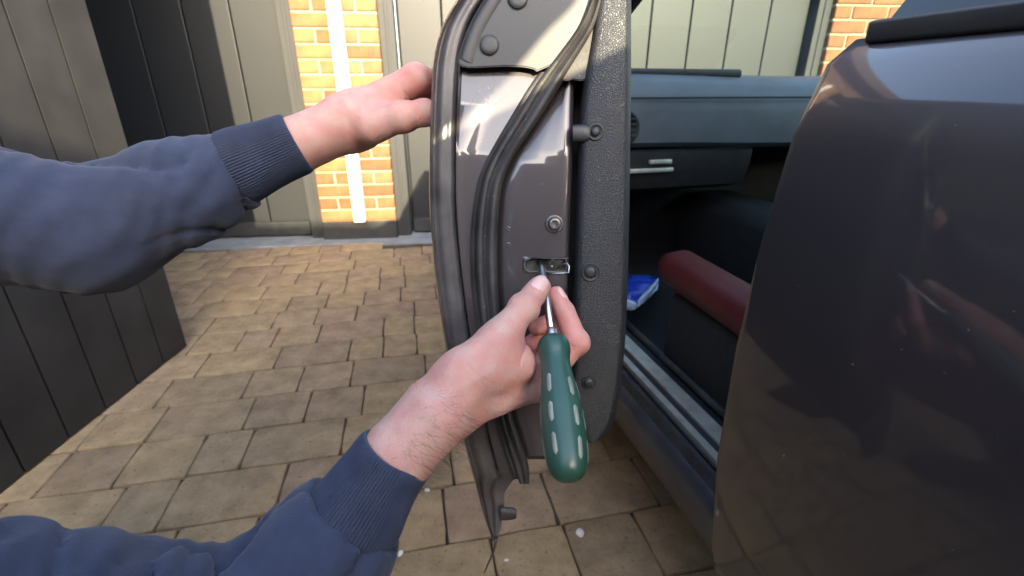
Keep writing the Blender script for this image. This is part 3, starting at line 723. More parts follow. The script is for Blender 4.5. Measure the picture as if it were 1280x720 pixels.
# torx bolt
bm_ = mmpx(693, 280); c = Q(693, 280, -.001)
lathe('bolt_washer', c, DN, [(-.001, 11.5*bm_), (.0012, 11.2*bm_), (.0018, 10.2*bm_), (.0012, 8.4*bm_), (.0012, .0002)], M['bolt'], door, 36)
u_, v_, d_ = frame(DN)
rows = []
hr = 8.0*bm_
for h, r, star in ((.001, hr, 0), (.0045, hr*.97, 0), (.0058, hr*.86, 0), (.0062, hr*.66, 0), (.0061, hr*.52, 1), (.0022, hr*.48, 1), (.0020, hr*.05, 0)):
    rows.append([c + d_*h + (u_*math.cos(t)+v_*math.sin(t))*(r*(1+(.17*math.cos(6*t) if star else 0))) for t in np.linspace(0, 2*math.pi, 60, endpoint=False)])
V, F = loft(rows, closed=True, caps=True); autosmooth(fix(mesh_obj('torx_bolt', V, F, M['bolt'], door)), 40)
# slot : escutcheon with capsule opening, pocket, lever bracket
x0, x1, y0, y1 = SLOT
def capsule(ins, n_=10, xr=None):
    xr = x1 if xr is None else xr; cy = (y0+y1)/2; r = (y1-y0)/2-ins; out = []
    for k in range(n_+1):
        t = math.pi/2+math.pi*k/n_; out.append((x0+ins+r+r*math.cos(t), cy-r*math.sin(t)))
    q = 3.0
    for k in range(5):
        t = -math.pi/2+math.pi/2*k/4; out.append((xr-ins-q+q*math.cos(t), cy+r-q-q*math.sin(t)))
    for k in range(5):
        t = math.pi/2*k/4; out.append((xr-ins-q+q*math.cos(t), cy-r+q-q*math.sin(t)))
    return out
inn = capsule(1.2); outp = []
for x, y in inn:
    cx, cy = (x0+x1)/2, (y0+y1)/2; dx, dy = x-cx, y-cy
    k = max(abs(dx)/((x1-x0)/2+1.5), abs(dy)/((y1-y0)/2+1.5)); outp.append((cx+dx/k, cy+dy/k))
rows = [[Q(x, y, -.0026) for x, y in outp], [Q(x, y, -.0008) for x, y in [((a_[0]*.4+b_[0]*.6), (a_[1]*.4+b_[1]*.6)) for a_, b_ in zip(outp, inn)]], [Q(x, y, -.0010) for x, y in inn], [Q(x, y, -.012) for x, y in capsule(1.6)]]
V, F = loft(rows, closed=True); autosmooth(fix(mesh_obj('slot_surround', V, F, M['paint'], door)), 50)
loop = [Q(x, y, .0004) for x, y in capsule(1.4)]; loop.append(loop[0])
tube('slot_lip', loop, .00042, M['bolt'], door, 6)
V = [Q(x, y, -.0105) for x, y in capsule(.6)]; mesh_obj('slot_plate', V, [tuple(range(len(V)))], M['bracket'], door)
lathe('slot_hole', Q(676.5, 326.5, -.0104), DN, [(0, .0052), (.0012, .0052), (.0014, .0046), (.0003, .0040), (.0003, .0001)], M['dark'], door, 20)
poly = [(688, 322), (703, 321), (707, 326), (700, 331), (694, 339), (686, 336), (684, 329)]
slab('lock_lever', poly, -.010, -.006, 'bracket', .0008)
lathe('rivet', Q(691, 322.5+2, -.006), DN, [(0, .0016), (.0008, .0014), (.001, .0001)], M['chrome'], door, 12)
lathe('rivet', Q(690, 333, -.006), DN, [(0, .0011), (.0006, .001), (.0008, .0001)], M['chrome'], door, 12)
tube('lock_spring', [Q(697, 336, -.006), Q(703, 330, -.003), Q(709, 329, -.001), Q(711.5, 333, -.0005), Q(711, 341, -.0005), Q(702, 341.5, .0008), Q(685, 341.8, .0008)], .0007, M['chrome'], door, 8)
# pressed marks on the painted panel
for (px, py) in ((635.5, 286), (635.5, 306)):
    lathe('press_mark', Q(px, py, -.0030), DN, [(0, .0026), (.0005, .0024), (.0002, .0014), (.0002, .0001)], M['paint'], door, 14)
# scratches in the lacquer
M['scratch'] = mat('bare_scratch', (0.42, 0.41, 0.40), 0.6)
def sq(px, py): return Q(px, py, -.0104+bend(py)+.0004)
for pl in ([(588, 132), (592, 122), (598, 116), (601, 110)], [(598, 116), (604, 121), (607, 130), (605, 136)], [(603, 119), (609, 126), (616, 130), (621, 124)], [(614, 131), (612, 124), (615, 118)], [(619, 128), (623, 123), (627, 120)], [(629, 109), (634, 113)], [(618, 96), (616, 106), (615, 116)], [(586, 134), (589, 127)], [(608, 130), (613, 133), (619, 132)]):
    tube('scratch', [sq(*p) for p in pl], .00016, M['scratch'], door, 4)
# rubber buffer and loose strand at the tip
rows = []
for x, h in ((626, 8.5), (632, 8.8), (640, 8), (644, 7), (645.5, 5.5)):
    rows.append([Q(x, 642-h*math.sin(2*math.pi*k/14), -.012+.006*math.cos(2*math.pi*k/14)) for k in range(14)])
V, F = loft(rows, closed=True, caps=True); autosmooth(fix(mesh_obj('rubber_buffer', V, F, M['rubber'], door)), 50)
tube('loose_strand', [Q(620.5, 672, -.006), Q(619, 682, -.005), Q(615, 694, -.005), Q(610, 705, -.005), Q(605, 717, -.006)], [.0022, .0014, .0011, .0010, .0005], M['rubber'], door, 8)

# ================================================================== blue bag in the footwell
bag = thing(empty('carrier_bag', tuple(K(1.14, .30, .275))), 'crumpled blue and white plastic bag in the footwell', 'bag')
ib = Matrix.Translation(-Vector(bag.location))
def bagmesh(name, px0, px1, rows_, m):
    pass
def bpanel(name, grid, m, amp=.006, seed=1):
    g = np.array(grid, float); nu, nv = 14, 14; out = []
    rr = random.Random(seed); ph = [rr.uniform(0, 6) for _ in range(6)]
    for i in range(nu):
        row = []
        for j in range(nv):
            u, v = i/(nu-1), j/(nv-1)
            p = g[0][0]*(1-u)*(1-v)+g[0][1]*(1-u)*v+g[1][0]*u*(1-v)+g[1][1]*u*v
            b = amp*(math.sin(9*u+ph[0])*math.sin(7*v+ph[1])+.6*math.sin(17*u+5*v+ph[2])+.03/amp*.6*math.sin(math.pi*u)*math.sin(math.pi*v))
            row.append(p+np.array((0, -.5, .8))*b)
        out.append(row)
    V, F = loft(out); o = mesh_obj(name, V, F, M[m], None, True)
    md = o.modifiers.new('t', 'SOLIDIFY'); md.thickness = .0015
    o.parent = bag; o.matrix_parent_inverse = ib; return o
def BZ(px, py, y): 
    r = ray(px, py); return CAM + r*(y/r[1])
bpanel('blue_panel', [[BZ(778, 347, 1.26), BZ(823, 348, 1.22)], [BZ(772, 375, 1.13), BZ(797, 382, 1.10)]], 'bag_blue', .006, 1)
bpanel('white_panel', [[BZ(823, 348, 1.215), BZ(822, 362, 1.16)], [BZ(797, 376, 1.10), BZ(797, 385, 1.09)]], 'bag_white', .004, 2)
bpanel('pale_base', [[BZ(772, 373, 1.12), BZ(797, 380, 1.10)], [BZ(772, 386, 1.08), BZ(794, 387, 1.08)]], 'bag_white', .003, 3)
bpanel('back_panel', [[BZ(778, 345, 1.28), BZ(824, 347, 1.24)], [BZ(778, 352, 1.40), BZ(826, 352, 1.40)]], 'bag_blue', .006, 4)

# ================================================================== screwdriver
SA = C(676, 326, .466); SB = C(690.5, 421, .398); SE = C(712, 603, .330)
scr = thing(empty('screwdriver', tuple(SB)), 'green handled screwdriver with steel shaft pushed into the door slot', 'screwdriver')
isd = Matrix.Translation(-Vector(scr.location))
def spar(o): o.parent = scr; o.matrix_parent_inverse = isd; return o
ax = (SE-SB)/np.linalg.norm(SE-SB); L_ = np.linalg.norm(SE-SB)
sax = (SA-SB)/np.linalg.norm(SA-SB); sl = np.linalg.norm(SA-SB)
spar(lathe('shaft', SB, sax, [(-.01, .0031), (sl-.018, .0031), (sl-.012, .0031), (sl-.003, .0017), (sl, .0012)], M['shaft'], None, 24))
spar(lathe('ferrule', SB, sax, [(-.006, .0046), (.0065, .0046), (.0078, .0041), (.0080, .0032)], M['shaft'], None, 24))
hp = []
ctl = [(0, .0040), (.0012, .0085), (.004, .0116), (.009, .0134), (.015, .0134), (.021, .0121), (.027, .0117), (.036, .0126), (.050, .0143), (.066, .0156), (.082, .0161), (.096, .0158), (.107, .0148), (.114, .0130), (.1185, .0102), (.1212, .0060), (.1222, .0003)]
sc_ = L_/.1222
hh = np.array([c_[0]*sc_ for c_ in ctl]); rr_ = np.array([c_[1] for c_ in ctl])
tt = np.linspace(0, 1, len(ctl)); t2 = np.linspace(0, 1, 90)
def cubic(x, xs, y_):
    # catmull-rom on index
    f = x*(len(xs)-1); i = min(int(f), len(xs)-2); u = f-i
    p = [y_[max(i-1, 0)], y_[i], y_[i+1], y_[min(i+2, len(y_)-1)]]
    return .5*((2*p[1])+(-p[0]+p[2])*u+(2*p[0]-5*p[1]+4*p[2]-p[3])*u*u+(-p[0]+3*p[1]-3*p[2]+p[3])*u**3)
hprof = [(cubic(t, tt, hh), max(.0002, cubic(t, tt, rr_))) for t in t2]
spar(lathe('handle', SB, ax, hprof, M['handle'], None, 64))
u_, v_, d_ = frame(ax)
tocam = CAM-SB; ang0 = math.atan2(tocam.dot(v_), tocam.dot(u_))
pxr = u_*0+RIGHT; sgn = math.copysign(1, ( -u_*math.sin(ang0)+v_*math.cos(ang0)).dot(RIGHT))
ph_, pr_ = np.array([h for h, r in hprof]), np.array([r for h, r in hprof])
for k in range(12):
    colm = k//3
for col_, a_ in enumerate((-28, 42, -82, 88, 150, 215)):
    for j in range(3):
        h0 = (.040+.0245*j+(.004 if col_ in (1, 3) else 0))*sc_; h1 = h0+.0165*sc_
        t0 = ang0+sgn*R(a_); rows = []
        hw = .0021
        for h in np.linspace(h0, h1, 9):
            f = (h-h0)/(h1-h0); e_ = min(f, 1-f)*(h1-h0); wv = hw*min(1, math.sqrt(max(0.02, 1-(1-min(1, e_/hw))**2)))
            r = float(np.interp(h, ph_, pr_)); row = []
            for q, lift in ((-1, -.0003), (-.85, .00025), (0, .00035), (.85, .00025), (1, -.0003)):
                t = t0+q*wv/r; row.append(SB+ax*h+(u_*math.cos(t)+v_*math.sin(t))*(r+lift))
            rows.append(row)
        V, F = loft(rows); spar(fix(mesh_obj('grip_inlay', V, F, M['inlay'], None, True)))

# ================================================================== PERSON (two arms in view; body kneels left of the camera)
def sdf_mesh(fn, lo, hi, h):
    lo = np.array(lo, float); hi = np.array(hi, float)
    H = h*4; nc = np.ceil((hi-lo)/H).astype(int)+1
    ax_ = [lo[i]+np.arange(nc[i])*H for i in range(3)]
    Pc = np.stack(np.meshgrid(*ax_, indexing='ij'), -1).reshape(-1, 3)
    dc = fn(Pc).reshape(nc)
    nf = nc*4
    off = -1.5*h   # fine nodes surround each coarse node
    D = np.repeat(np.repeat(np.repeat(dc, 4, 0), 4, 1), 4, 2).astype(np.float32)
    idx = np.argwhere(np.abs(D) < H*1.9)
    D[tuple(idx.T)] = fn(lo+off+idx*h)
    s = D < 0
    n0, n1, n2 = D.shape
    cnt = np.zeros((n0-1, n1-1, n2-1), np.int8)
    for a in (0, 1):
        for b in (0, 1):
            for c in (0, 1): cnt += s[a:n0-1+a, b:n1-1+b, c:n2-1+c]
    act = np.argwhere((cnt > 0) & (cnt < 8))
    ids = -np.ones(cnt.shape, np.int64); ids[tuple(act.T)] = np.arange(len(act))
    acc = np.zeros((len(act), 3)); num = np.zeros(len(act))
    for a in range(3):
        for b in (0, 1):
            for c in (0, 1):
                o0 = np.zeros(3, int); oth = [i for i in range(3) if i != a]; o0[oth[0]] = b; o0[oth[1]] = c
                o1 = o0.copy(); o1[a] = 1
                v0 = D[tuple((act+o0).T)]; v1 = D[tuple((act+o1).T)]
                m = (v0 < 0) != (v1 < 0); t = np.where(m, v0/np.where(m, v0-v1, 1), 0)
                p = act+o0; p = p.astype(float); p[:, a] += t
                acc[m] += p[m]; num[m] += 1
    V = lo+off+acc/num[:, None]*h
    F = []
    for a in range(3):
        sl0 = [slice(1, -1)]*3; sl0[a] = slice(0, -1); sl1 = list(sl0); sl1[a] = slice(1, None)
        A, B = s[tuple(sl0)], s[tuple(sl1)]
        e = np.argwhere(A != B); fl = A[tuple(e.T)]
        o = [1, 1, 1]; o[a] = 0; e = e+np.array(o)
        oth = [(a+1) % 3, (a+2) % 3]; q = []
        for b, c in ((-1, -1), (0, -1), (0, 0), (-1, 0)):
            k = e.copy(); k[:, oth[0]] += b; k[:, oth[1]] += c; q.append(ids[tuple(k.T)])
        q = np.stack(q, 1); q[~fl] = q[~fl][:, ::-1]; F.append(q)
    F = np.concatenate(F); F = F[(F >= 0).all(1)]
    return V, F
def cap_d(P, a, b, ra, rb):
    a = np.asarray(a, float); b = np.asarray(b, float); ab = b-a; t = np.clip((P-a)@ab/(ab@ab), 0, 1)
    return np.linalg.norm(P-a-t[:, None]*ab, axis=1)-(ra+t*(rb-ra))
def smin(a, b, k):
    h = np.clip(.5+.5*(b-a)/k, 0, 1); return b+(a-b)*h-k*h*(1-h)
def chain(P, pts, rad, k=.003):
    d = None
    for i in range(len(pts)-1):
        e = cap_d(P, pts[i], pts[i+1], rad[i], rad[i+1]); d = e if d is None else smin(d, e, k)
    return d
def crease(P, d, c, n, amp=.0006, w=.0007, rad=.02, bend=0.0):
    c = np.asarray(c); n = np.asarray(n, float); n = n/np.linalg.norm(n); q = P-c; r2 = (q*q).sum(1)
    t = q@n
    wob = .0006*np.sin(q[:, 0]*420+q[:, 2]*300+c[0]*999)
    return d+amp*np.exp(-((t+wob)/w)**2)*np.clip(1.3-np.sqrt(r2)/rad, 0, 1)
def grow(fn): return fn

# ---- right hand joints
T0, T1, T2, T3 = C(577, 472, .380), C(623, 425, .388), C(655, 384.5, .404), C(675.5, 357.5, .420)
M2, M3, M4, M5 = C(672, 482, .424), C(664, 470, .440), C(650, 463, .454), C(634, 460, .463)
I1, I2, I3 = C(721.5, 427.5, .424), C(706, 390, .431), C(694.5, 367.5, .438)
J1, J2, J3 = C(712, 436, .445), C(688, 404, .448), C(671, 409, .436)
N1, N2, N3 = C(700, 444, .461), C(676, 420, .459), C(662, 430, .446)
O1, O2, O3 = C(684, 450, .470), C(664, 436, .465), C(652, 446, .452)
WR = C(543, 519, .372); A1 = C(500, 566, .366); A2 = C(440, 648, .360); EL = C(322, 806, .345)
VD = FWD
def right_hand(P):
    d = cap_d(P, WR+VD*-.006, A1+VD*-.005, .0215, .0205)
    d = smin(d, cap_d(P, WR+VD*.014, A1+VD*.014, .0205, .0205), .02)
    d = smin(d, cap_d(P, A1, A2, .023, .026), .02)
    palm = cap_d(P, WR+VD*.004, M2, .0195, .0125)
    palm = smin(palm, cap_d(P, WR+VD*.012, M3, .0195, .012), .012)
    palm = smin(palm, cap_d(P, WR+VD*.020, M4, .018, .0115), .012)
    palm = smin(palm, cap_d(P, WR+VD*.026, M5, .016, .0105), .012)
    palm = smin(palm, cap_d(P, M2, M5, .012, .0105), .008)
    th = chain(P, [T0, T1, T2], [.0200, .0150, .0112], .008)
    th = smin(th, cap_d(P, T0, C(646, 455, .398), .019, .0165), .016)
    th = smin(th, cap_d(P, T2, T3, .0114, .0086), .004)
    th = smin(th, cap_d(P, C(666, 370, .414), C(674, 360, .421), .0100, .0088), .005)
    # ball of the thumb pad pressed on the shaft, knuckle bulge
    th = smin(th, np.linalg.norm(P-T2-FWD*-.001, axis=1)-.0121, .006)
    d = smin(d, palm, .022); d = smin(d, th, .014)
    ix = chain(P, [M2, I1, I2, I3], [.0125, .0104, .0090, .0074], .003)
    ix = smin(ix, np.linalg.norm(P-I1, axis=1)-.0106, .004)
    md = chain(P, [M3, J1, J2, J3], [.0125, .0100, .0088, .0076], .003)
    rg = chain(P, [M4, N1, N2, N3], [.0115, .0095, .0085, .0072], .003)
    pk = chain(P, [M5, O1, O2, O3], [.0105, .0085, .0072, .0062], .003)
    f = smin(smin(ix, md, .0016), smin(rg, pk, .0016), .0016)
    near_palm = np.clip((np.linalg.norm(P-M3, axis=1)-.012)/.02, 0, 1)
    d = np.where(near_palm > .99, np.minimum(d, f), smin(d, f, .0015+.010*(1-near_palm)))
    # creases
    tax = T3-T2; pax = T2-T1
    for o_, am in ((-.0055, .0005), (-.0015, .0008), (.0022, .0007), (.0052, .0004)):
        d = crease(P, d, T2+tax/np.linalg.norm(tax)*o_+UP*.004, tax*.8+pax*.4, am, .0008, .0145)
    iax = I2-I1
    d = crease(P, d, I2-UP*.002, I3-I1, .0007, .0008, .010)
    d = crease(P, d, I1+RIGHT*-.010+UP*-.001, UP*.95+RIGHT*.2, .0012, .0010, .015)
    d = crease(P, d, J2, J3-J1, .0007, .0008, .010)
    # faint skin folds over the wrist
    wax = (WR-A1)
    for o_, am in ((.000, .0004), (.007, .00035)): d = crease(P, d, WR+wax/np.linalg.norm(wax)*o_, wax, am, .0012, .03)
    # tendons and veins
    for pts, am, wd in (([C(548, 470, .352), C(585, 440, .368), C(628, 408, .378)], .0013, .0045), ([C(505, 545, .346), C(550, 498, .350), C(590, 478, .358), C(618, 462, .366)], .0008, .0028), ([C(575, 520, .352), C(612, 498, .362), C(650, 486, .40)], .0007, .003)):
        v = np.minimum.reduce([cap_d(P, pts[i], pts[i+1], 0, 0) for i in range(len(pts)-1)])
        d = d-am*np.exp(-(np.maximum(v-.012, 0)/wd)**2)*.0 - am*np.exp(-(v/(wd*1.8))**2)
    for c_, n_, am in ((C(600, 470, .36), UP*.8+RIGHT*.6, .0004), (C(590, 462, .36), UP*.6+RIGHT*.8, .0004), (C(655, 440, .385), RIGHT*.9-UP*.3, .0006), (C(645, 470, .39), RIGHT*.6+UP*.8, .0005), (T1, T2-T1, .0004), (T1+(T2-T1)*.3, T2-T1, .0004)):
        d = crease(P, d, c_, n_, am, .0011, .02)
    # soft tendon undulation
    d = d+.0004*np.sin(P[:, 0]*170+P[:, 2]*120)*np.sin(P[:, 1]*130+P[:, 2]*90)
    return d
# ---- left hand
LW = C(440, 149, .500); LEL = np.array((-.40, .44, .735)); LSH = np.array((-.63, .27, .86))
LK2, LK3, LK4, LK5 = C(520, 98, .492), C(527, 101, .512), C(528, 110, .530), C(525, 122, .545)
LT0, LT1, LT2, LT3 = C(466, 156, .486), C(503, 146, .478), C(531, 141, .478), C(541, 140, .498)
LI1, LI2, LI3 = C(541, 102, .512), C(540, 116, .535), C(537, 128, .545)
def left_hand(P):
    fa = (LEL-LW)/np.linalg.norm(LEL-LW)
    d = cap_d(P, LW+VD*-.004, LW+fa*.1, .0225, .0240)
    d = smin(d, cap_d(P, LW+VD*.014, LW+fa*.1+VD*.012, .021, .0240), .02)
    pm = cap_d(P, LW, LK2, .0215, .0148)
    pm = smin(pm, cap_d(P, LW+VD*.014, LK3, .0205, .0140), .012)
    pm = smin(pm, cap_d(P, LW+VD*.022, LK4, .018, .013), .012)
    pm = smin(pm, cap_d(P, LW+VD*.028, LK5, .016, .012), .012)
    th = chain(P, [LT0, LT1, LT2, LT3], [.0190, .0136, .0126, .0098], .006)
    th = smin(th, np.linalg.norm(P-LT1, axis=1)-.0140, .006)
    d = smin(d, pm, .022); d = smin(d, th, .010)
    f = chain(P, [LK2, LI1, LI2, LI3], [.0138, .0100, .0088, .0078], .004)
    for a_, off in ((LK3, .020), (LK4, .038), (LK5, .055)):
        f = np.minimum(f, chain(P, [a_, LI1+VD*off, LI2+VD*off-UP*.004, LI3+VD*off-UP*.006], [.0125, .0098, .0086, .0076], .004))
    d = smin(d, f, .006)
    for o_, am in ((-.006, .0006), (-.002, .0008), (.0025, .0008), (.007, .0005)):
        d = crease(P, d, LT2+(LT2-LT1)/np.linalg.norm(LT2-LT1)*(o_-.006), LT2-LT1, am, .0010, .016)
    d = crease(P, d, C(512, 120, .485), RIGHT*.6+UP*.8, .0009, .0012, .012)
    d = crease(P, d, C(506, 112, .485), RIGHT*.9+UP*.3, .0007, .0012, .012)
    d = d+.0004*np.sin(P[:, 0]*160+P[:, 2]*110)*np.sin(P[:, 1]*120+P[:, 2]*80)
    return d
def bounds(pts, m):
    a_ = np.array(pts); return a_.min(0)-m, a_.max(0)+m
lo, hi = bounds([T0, T3, M2, M5, I1, O1, WR, A1, A1+(A2-A1)*.5], .032)
Vr, Fr = sdf_mesh(right_hand, lo, hi, .00085)
fa = (LEL-LW)/np.linalg.norm(LEL-LW)
lo, hi = bounds([LW, LW+fa*.085, LK2, LK5, LI1+VD*.055, LT3], .03)
Vl, Fl = sdf_mesh(left_hand, lo, hi, .0011)
# rest of the body under the clothes: head, neck, torso core
SHR, SHL = np.array((-.37, .07, .71)), LSH
NK = (SHR+SHL)/2+np.array((-.03, -.02, .06)); HD = NK+np.array((.03, .03, .17)); PEL = np.array((-.68, .0, .36))
FACE = np.array((.72, .60, -.35)); FACE /= np.linalg.norm(FACE)
SIDE = np.cross((0, 0, 1), FACE); SIDE /= np.linalg.norm(SIDE); FUP = np.cross(FACE, SIDE)
def head(P):
    d = cap_d(P, NK-np.array((0, 0, .08)), HD-FUP*.03, .06, .055)
    q = P-HD; e = np.stack([q@SIDE/.074, q@FACE/.095, q@FUP/.115], 1); k = np.linalg.norm(e, axis=1)
    d = smin(d, (k-1)*.085, .03)
    d = smin(d, cap_d(P, HD-FUP*.06+FACE*.05, HD-FUP*.085+FACE*.07, .045, .028), .03)
    d = smin(d, cap_d(P, HD+FACE*.092+FUP*.02, HD+FACE*.112-FUP*.025, .008, .013), .012)
    for s_ in (-1, 1):
        d = smin(d, cap_d(P, HD+SIDE*.076*s_-FUP*.025, HD+SIDE*.080*s_+FUP*.025-FACE*.01, .012, .016), .008)
        e_ = np.linalg.norm(P-(HD+FACE*.098+SIDE*.032*s_+FUP*.015), axis=1)-.015; d = np.maximum(d, -e_+.0) if False else smin(d, e_+.002, .006)
    d = np.maximum(d, -(cap_d(P, HD+FACE*.108-FUP*.055-SIDE*.022, HD+FACE*.108-FUP*.055+SIDE*.022, .004, .004)))
    return d
lo, hi = bounds([HD, NK], .17); Vh, Fh = sdf_mesh(head, lo, hi, .005)
person = thing(empty('person', (-.6, .1, 0)), 'person in a navy sweatshirt gripping the car door and holding the screwdriver', 'person')
iper = Matrix.Translation(-Vector(person.location))
def ppar(o): o.parent = person; o.matrix_parent_inverse = iper; return o
def np_obj(name, V, F, m):
    me = bpy.data.meshes.new(name); nv, nf = len(V), len(F)
    me.vertices.add(nv); me.vertices.foreach_set('co', V.astype(np.float32).ravel())
    me.loops.add(nf*4); me.loops.foreach_set('vertex_index', F.astype(np.int32).ravel())
    me.polygons.add(nf); me.polygons.foreach_set('loop_start', np.arange(nf, dtype=np.int32)*4)
    me.polygons.foreach_set('use_smooth', np.ones(nf, bool))
    me.update(calc_edges=True); me.validate(); me.materials.append(m)
    o = bpy.data.objects.new(name, me); COL.objects.link(o); return o
def blush(Vb, lst):
    red = np.full(len(Vb), .25)
    for c_, r_, a_ in lst: red += a_*np.exp(-(np.linalg.norm(Vb-c_, axis=1)/r_)**2)
    return np.clip(red, 0, 1).astype(np.float32)
BL = ((T3, .012, .45), (I1, .014, .40), (I3, .012, .5), (T2, .010, .15), (J2, .03, .7), (N2, .03, .6), (C(640, 440, .385), .02, .35), (C(560, 470, .37), .03, .2), (A1, .04, -.15), (LT1, .03, .2), (LK2, .02, .35), (LI1, .02, .4), (C(500, 120, .49), .02, .35))
for nm, V_, F_, lb in (('hand', Vr, Fr, 'bare hand pinching the screwdriver shaft'), ('hand', Vl, Fl, 'bare hand gripping the outer edge of the door'), ('head', Vh, Fh, None)):
    o = ppar(np_obj(nm, V_, F_, M['skin'])); 
    if lb: o['label'] = lb
    at_ = o.data.attributes.new('red', 'FLOAT', 'POINT'); at_.data.foreach_set('value', blush(V_, BL))
# thumb nail
def nail(tip, base, r0, r1, nrm, half, f0, f1, name='nail', lift=.0004):
    d_ = (tip-base); L0 = np.linalg.norm(d_); d_ /= L0; nrm = nrm-d_*(nrm@d_); nrm /= np.linalg.norm(nrm); sd_ = np.cross(d_, nrm); rows = []
    for i in range(9):
        f = i/8; t = f0+(f1-f0)*f; r = r0+(r1-r0)*min(1, t); row = []
        wv = half*min(1, math.sqrt(max(.05, 1-(2*f-1)**4)))
        drop = max(0, t-1)*L0
        for j in range(9):
            a_ = (j/8-.5)*2*wv; rr2 = math.sqrt(max(1e-8, r*r-drop*drop))+lift-(.0006 if j in (0, 8) or i == 0 else 0)
            row.append(base+d_*L0*min(1, t)+d_*drop+(nrm*math.cos(a_)+sd_*math.sin(a_))*rr2)
        rows.append(row)
    V, F = loft(rows); return ppar(fix(mesh_obj(name, V, F, M['nail'], None, True)))
nail(T3, T2, .0114, .0086, -FWD*1.0+UP*.30-RIGHT*.10, .80, .56, 1.20, lift=.0016)
nail(I3, I2, .0090, .0074, RIGHT*.8+UP*.5-FWD*.35, .75, .45, 1.25, lift=.0005)
# forearm hairs
mask = np.where((np.abs((Vr-WR)@((A1-WR)/np.linalg.norm(A1-WR))-.022) < .042))[0]
axA = (A1-WR)/np.linalg.norm(A1-WR)
HV, HF = [], []
cen = lambda p: WR+axA*((p-WR)@axA)
rngh = random.Random(3)
for _ in range(900):
    i = int(mask[rngh.randrange(len(mask))]); p = Vr[i]; n_ = p-cen(p); n_ -= FWD*(n_@FWD)*.4; nl = np.linalg.norm(n_)
    if nl < 1e-6: continue
    n_ /= nl
    if (p-CAM)@FWD > .40: continue
    low = (n_@UP) < .35
    if not low and rngh.random() < .72: continue
    dr = -axA*rngh.uniform(.3, 1.0)*.9 - UP*rngh.uniform(.3, 1.0) + n_*.35 + RIGHT*rngh.uniform(-.3, .6); dr /= np.linalg.norm(dr)
    Lh = rngh.uniform(.006, .013); q0 = p-n_*.0006; q1 = p+dr*Lh*.5+n_*.0012; q2 = p+dr*Lh+n_*.0004
    V, F = tube_vf([q0, q1, q2], [.000085, .00007, .00002], 3); b0 = len(HV); HV += V; HF += [tuple(k+b0 for k in f) for f in F]
hr_ = ppar(mesh_obj('arm_hair', HV, HF, M['hair'])); hr_['kind'] = 'stuff'
# sweatshirt
def shirt(P):
    d = chain(P, [A1+(A2-A1)*.97, A2+(EL-A2)*.30, EL, SHR], [.039, .047, .055, .075], .02)
    d = np.maximum(d, -((P-(A1+(A2-A1)*.96))@((EL-A2)/np.linalg.norm(EL-A2))))
    lw = LW+fa*.125
    e = chain(P, [lw, LW+fa*.18, LEL, SHL], [.038, .046, .055, .075], .02)
    e = np.maximum(e, -((P-lw)@fa))
    t = smin(cap_d(P, SHR, SHL, .085, .085), cap_d(P, (SHR+SHL)/2-np.array((.03, .03, .10)), PEL, .15, .155), .08)
    t = smin(t, cap_d(P, (SHR+SHL)/2, NK, .09, .07), .05)
    d = smin(smin(d, t, .05), smin(e, t, .05), .001)
    fo = np.sin(P[:, 0]*38+P[:, 2]*30+2.6*np.sin(P[:, 1]*23+P[:, 0]*19)+1.3*np.sin(P[:, 2]*44))
    f2 = np.sin(P[:, 0]*-29+P[:, 2]*57+P[:, 1]*21+2.0*np.sin(P[:, 0]*33+P[:, 2]*15))
    m1 = .5+.5*np.sin(P[:, 1]*29+P[:, 2]*33+1); m2 = .5+.5*np.sin(P[:, 0]*27-P[:, 1]*31+2)
    d = d+.0075*np.maximum(0, 1-np.sqrt(np.abs(fo)+.01)*1.5)*m1+.0060*np.maximum(0, 1-np.sqrt(np.abs(f2)+.01)*1.6)*m2-.0025*np.abs(fo)*m1
    d = d+.0010*np.sin(P[:, 0]*190-P[:, 2]*170+P[:, 1]*90+3*np.sin(P[:, 0]*60))
    return d
lo, hi = bounds([A1, EL, SHR, SHL, PEL, LW+fa*.1, NK], .18)
Vs, Fs = sdf_mesh(shirt, lo, hi, .0036)
sw = ppar(np_obj('sweatshirt', Vs, Fs, M['knit'])); sw['label'] = 'navy cotton sweatshirt with ribbed cuffs'
def cuff(c0, c1, r0, r1, flat, nm='ribbed_cuff'):
    d_ = c1-c0; L0 = np.linalg.norm(d_); u, v, d_ = frame(d_, FWD); nr = 84; seg = nr*6; rows = []
    prof = [(.006, -.004), (.001, -.0035), (-.0008, -.0012), (.0, .0006), (.004, .0014), (.012, .0012), (.025, .0010), (.04, .0016), (.052, .0024), (.062, .0022), (.068, -.001), (.072, -.004)]
    for h, dr in prof:
        f = h/.068; r = r0+(r1-r0)*f**1.2; row = []
        for k in range(seg):
            t = 2*math.pi*k/seg; rib = .0007*math.cos(nr*t)*(1 if .0005 < h < .066 else .5)
            wob = .0008*math.sin(3*t+h*60)
            row.append(c0+d_*h*L0/.068+(u*math.cos(t)*1.0+v*math.sin(t)*flat)*(r+dr+rib+wob))
        rows.append(row)
    V, F = loft(rows, closed=True); ppar(fix(mesh_obj(nm, V, F, M['knit'], None, True)))
cuff(C(496, 566, .366), C(440, 651, .360), .0285, .0345, 1.16)
cuff(LW+fa*.060, LW+fa*.128, .0285, .034, 1.1)
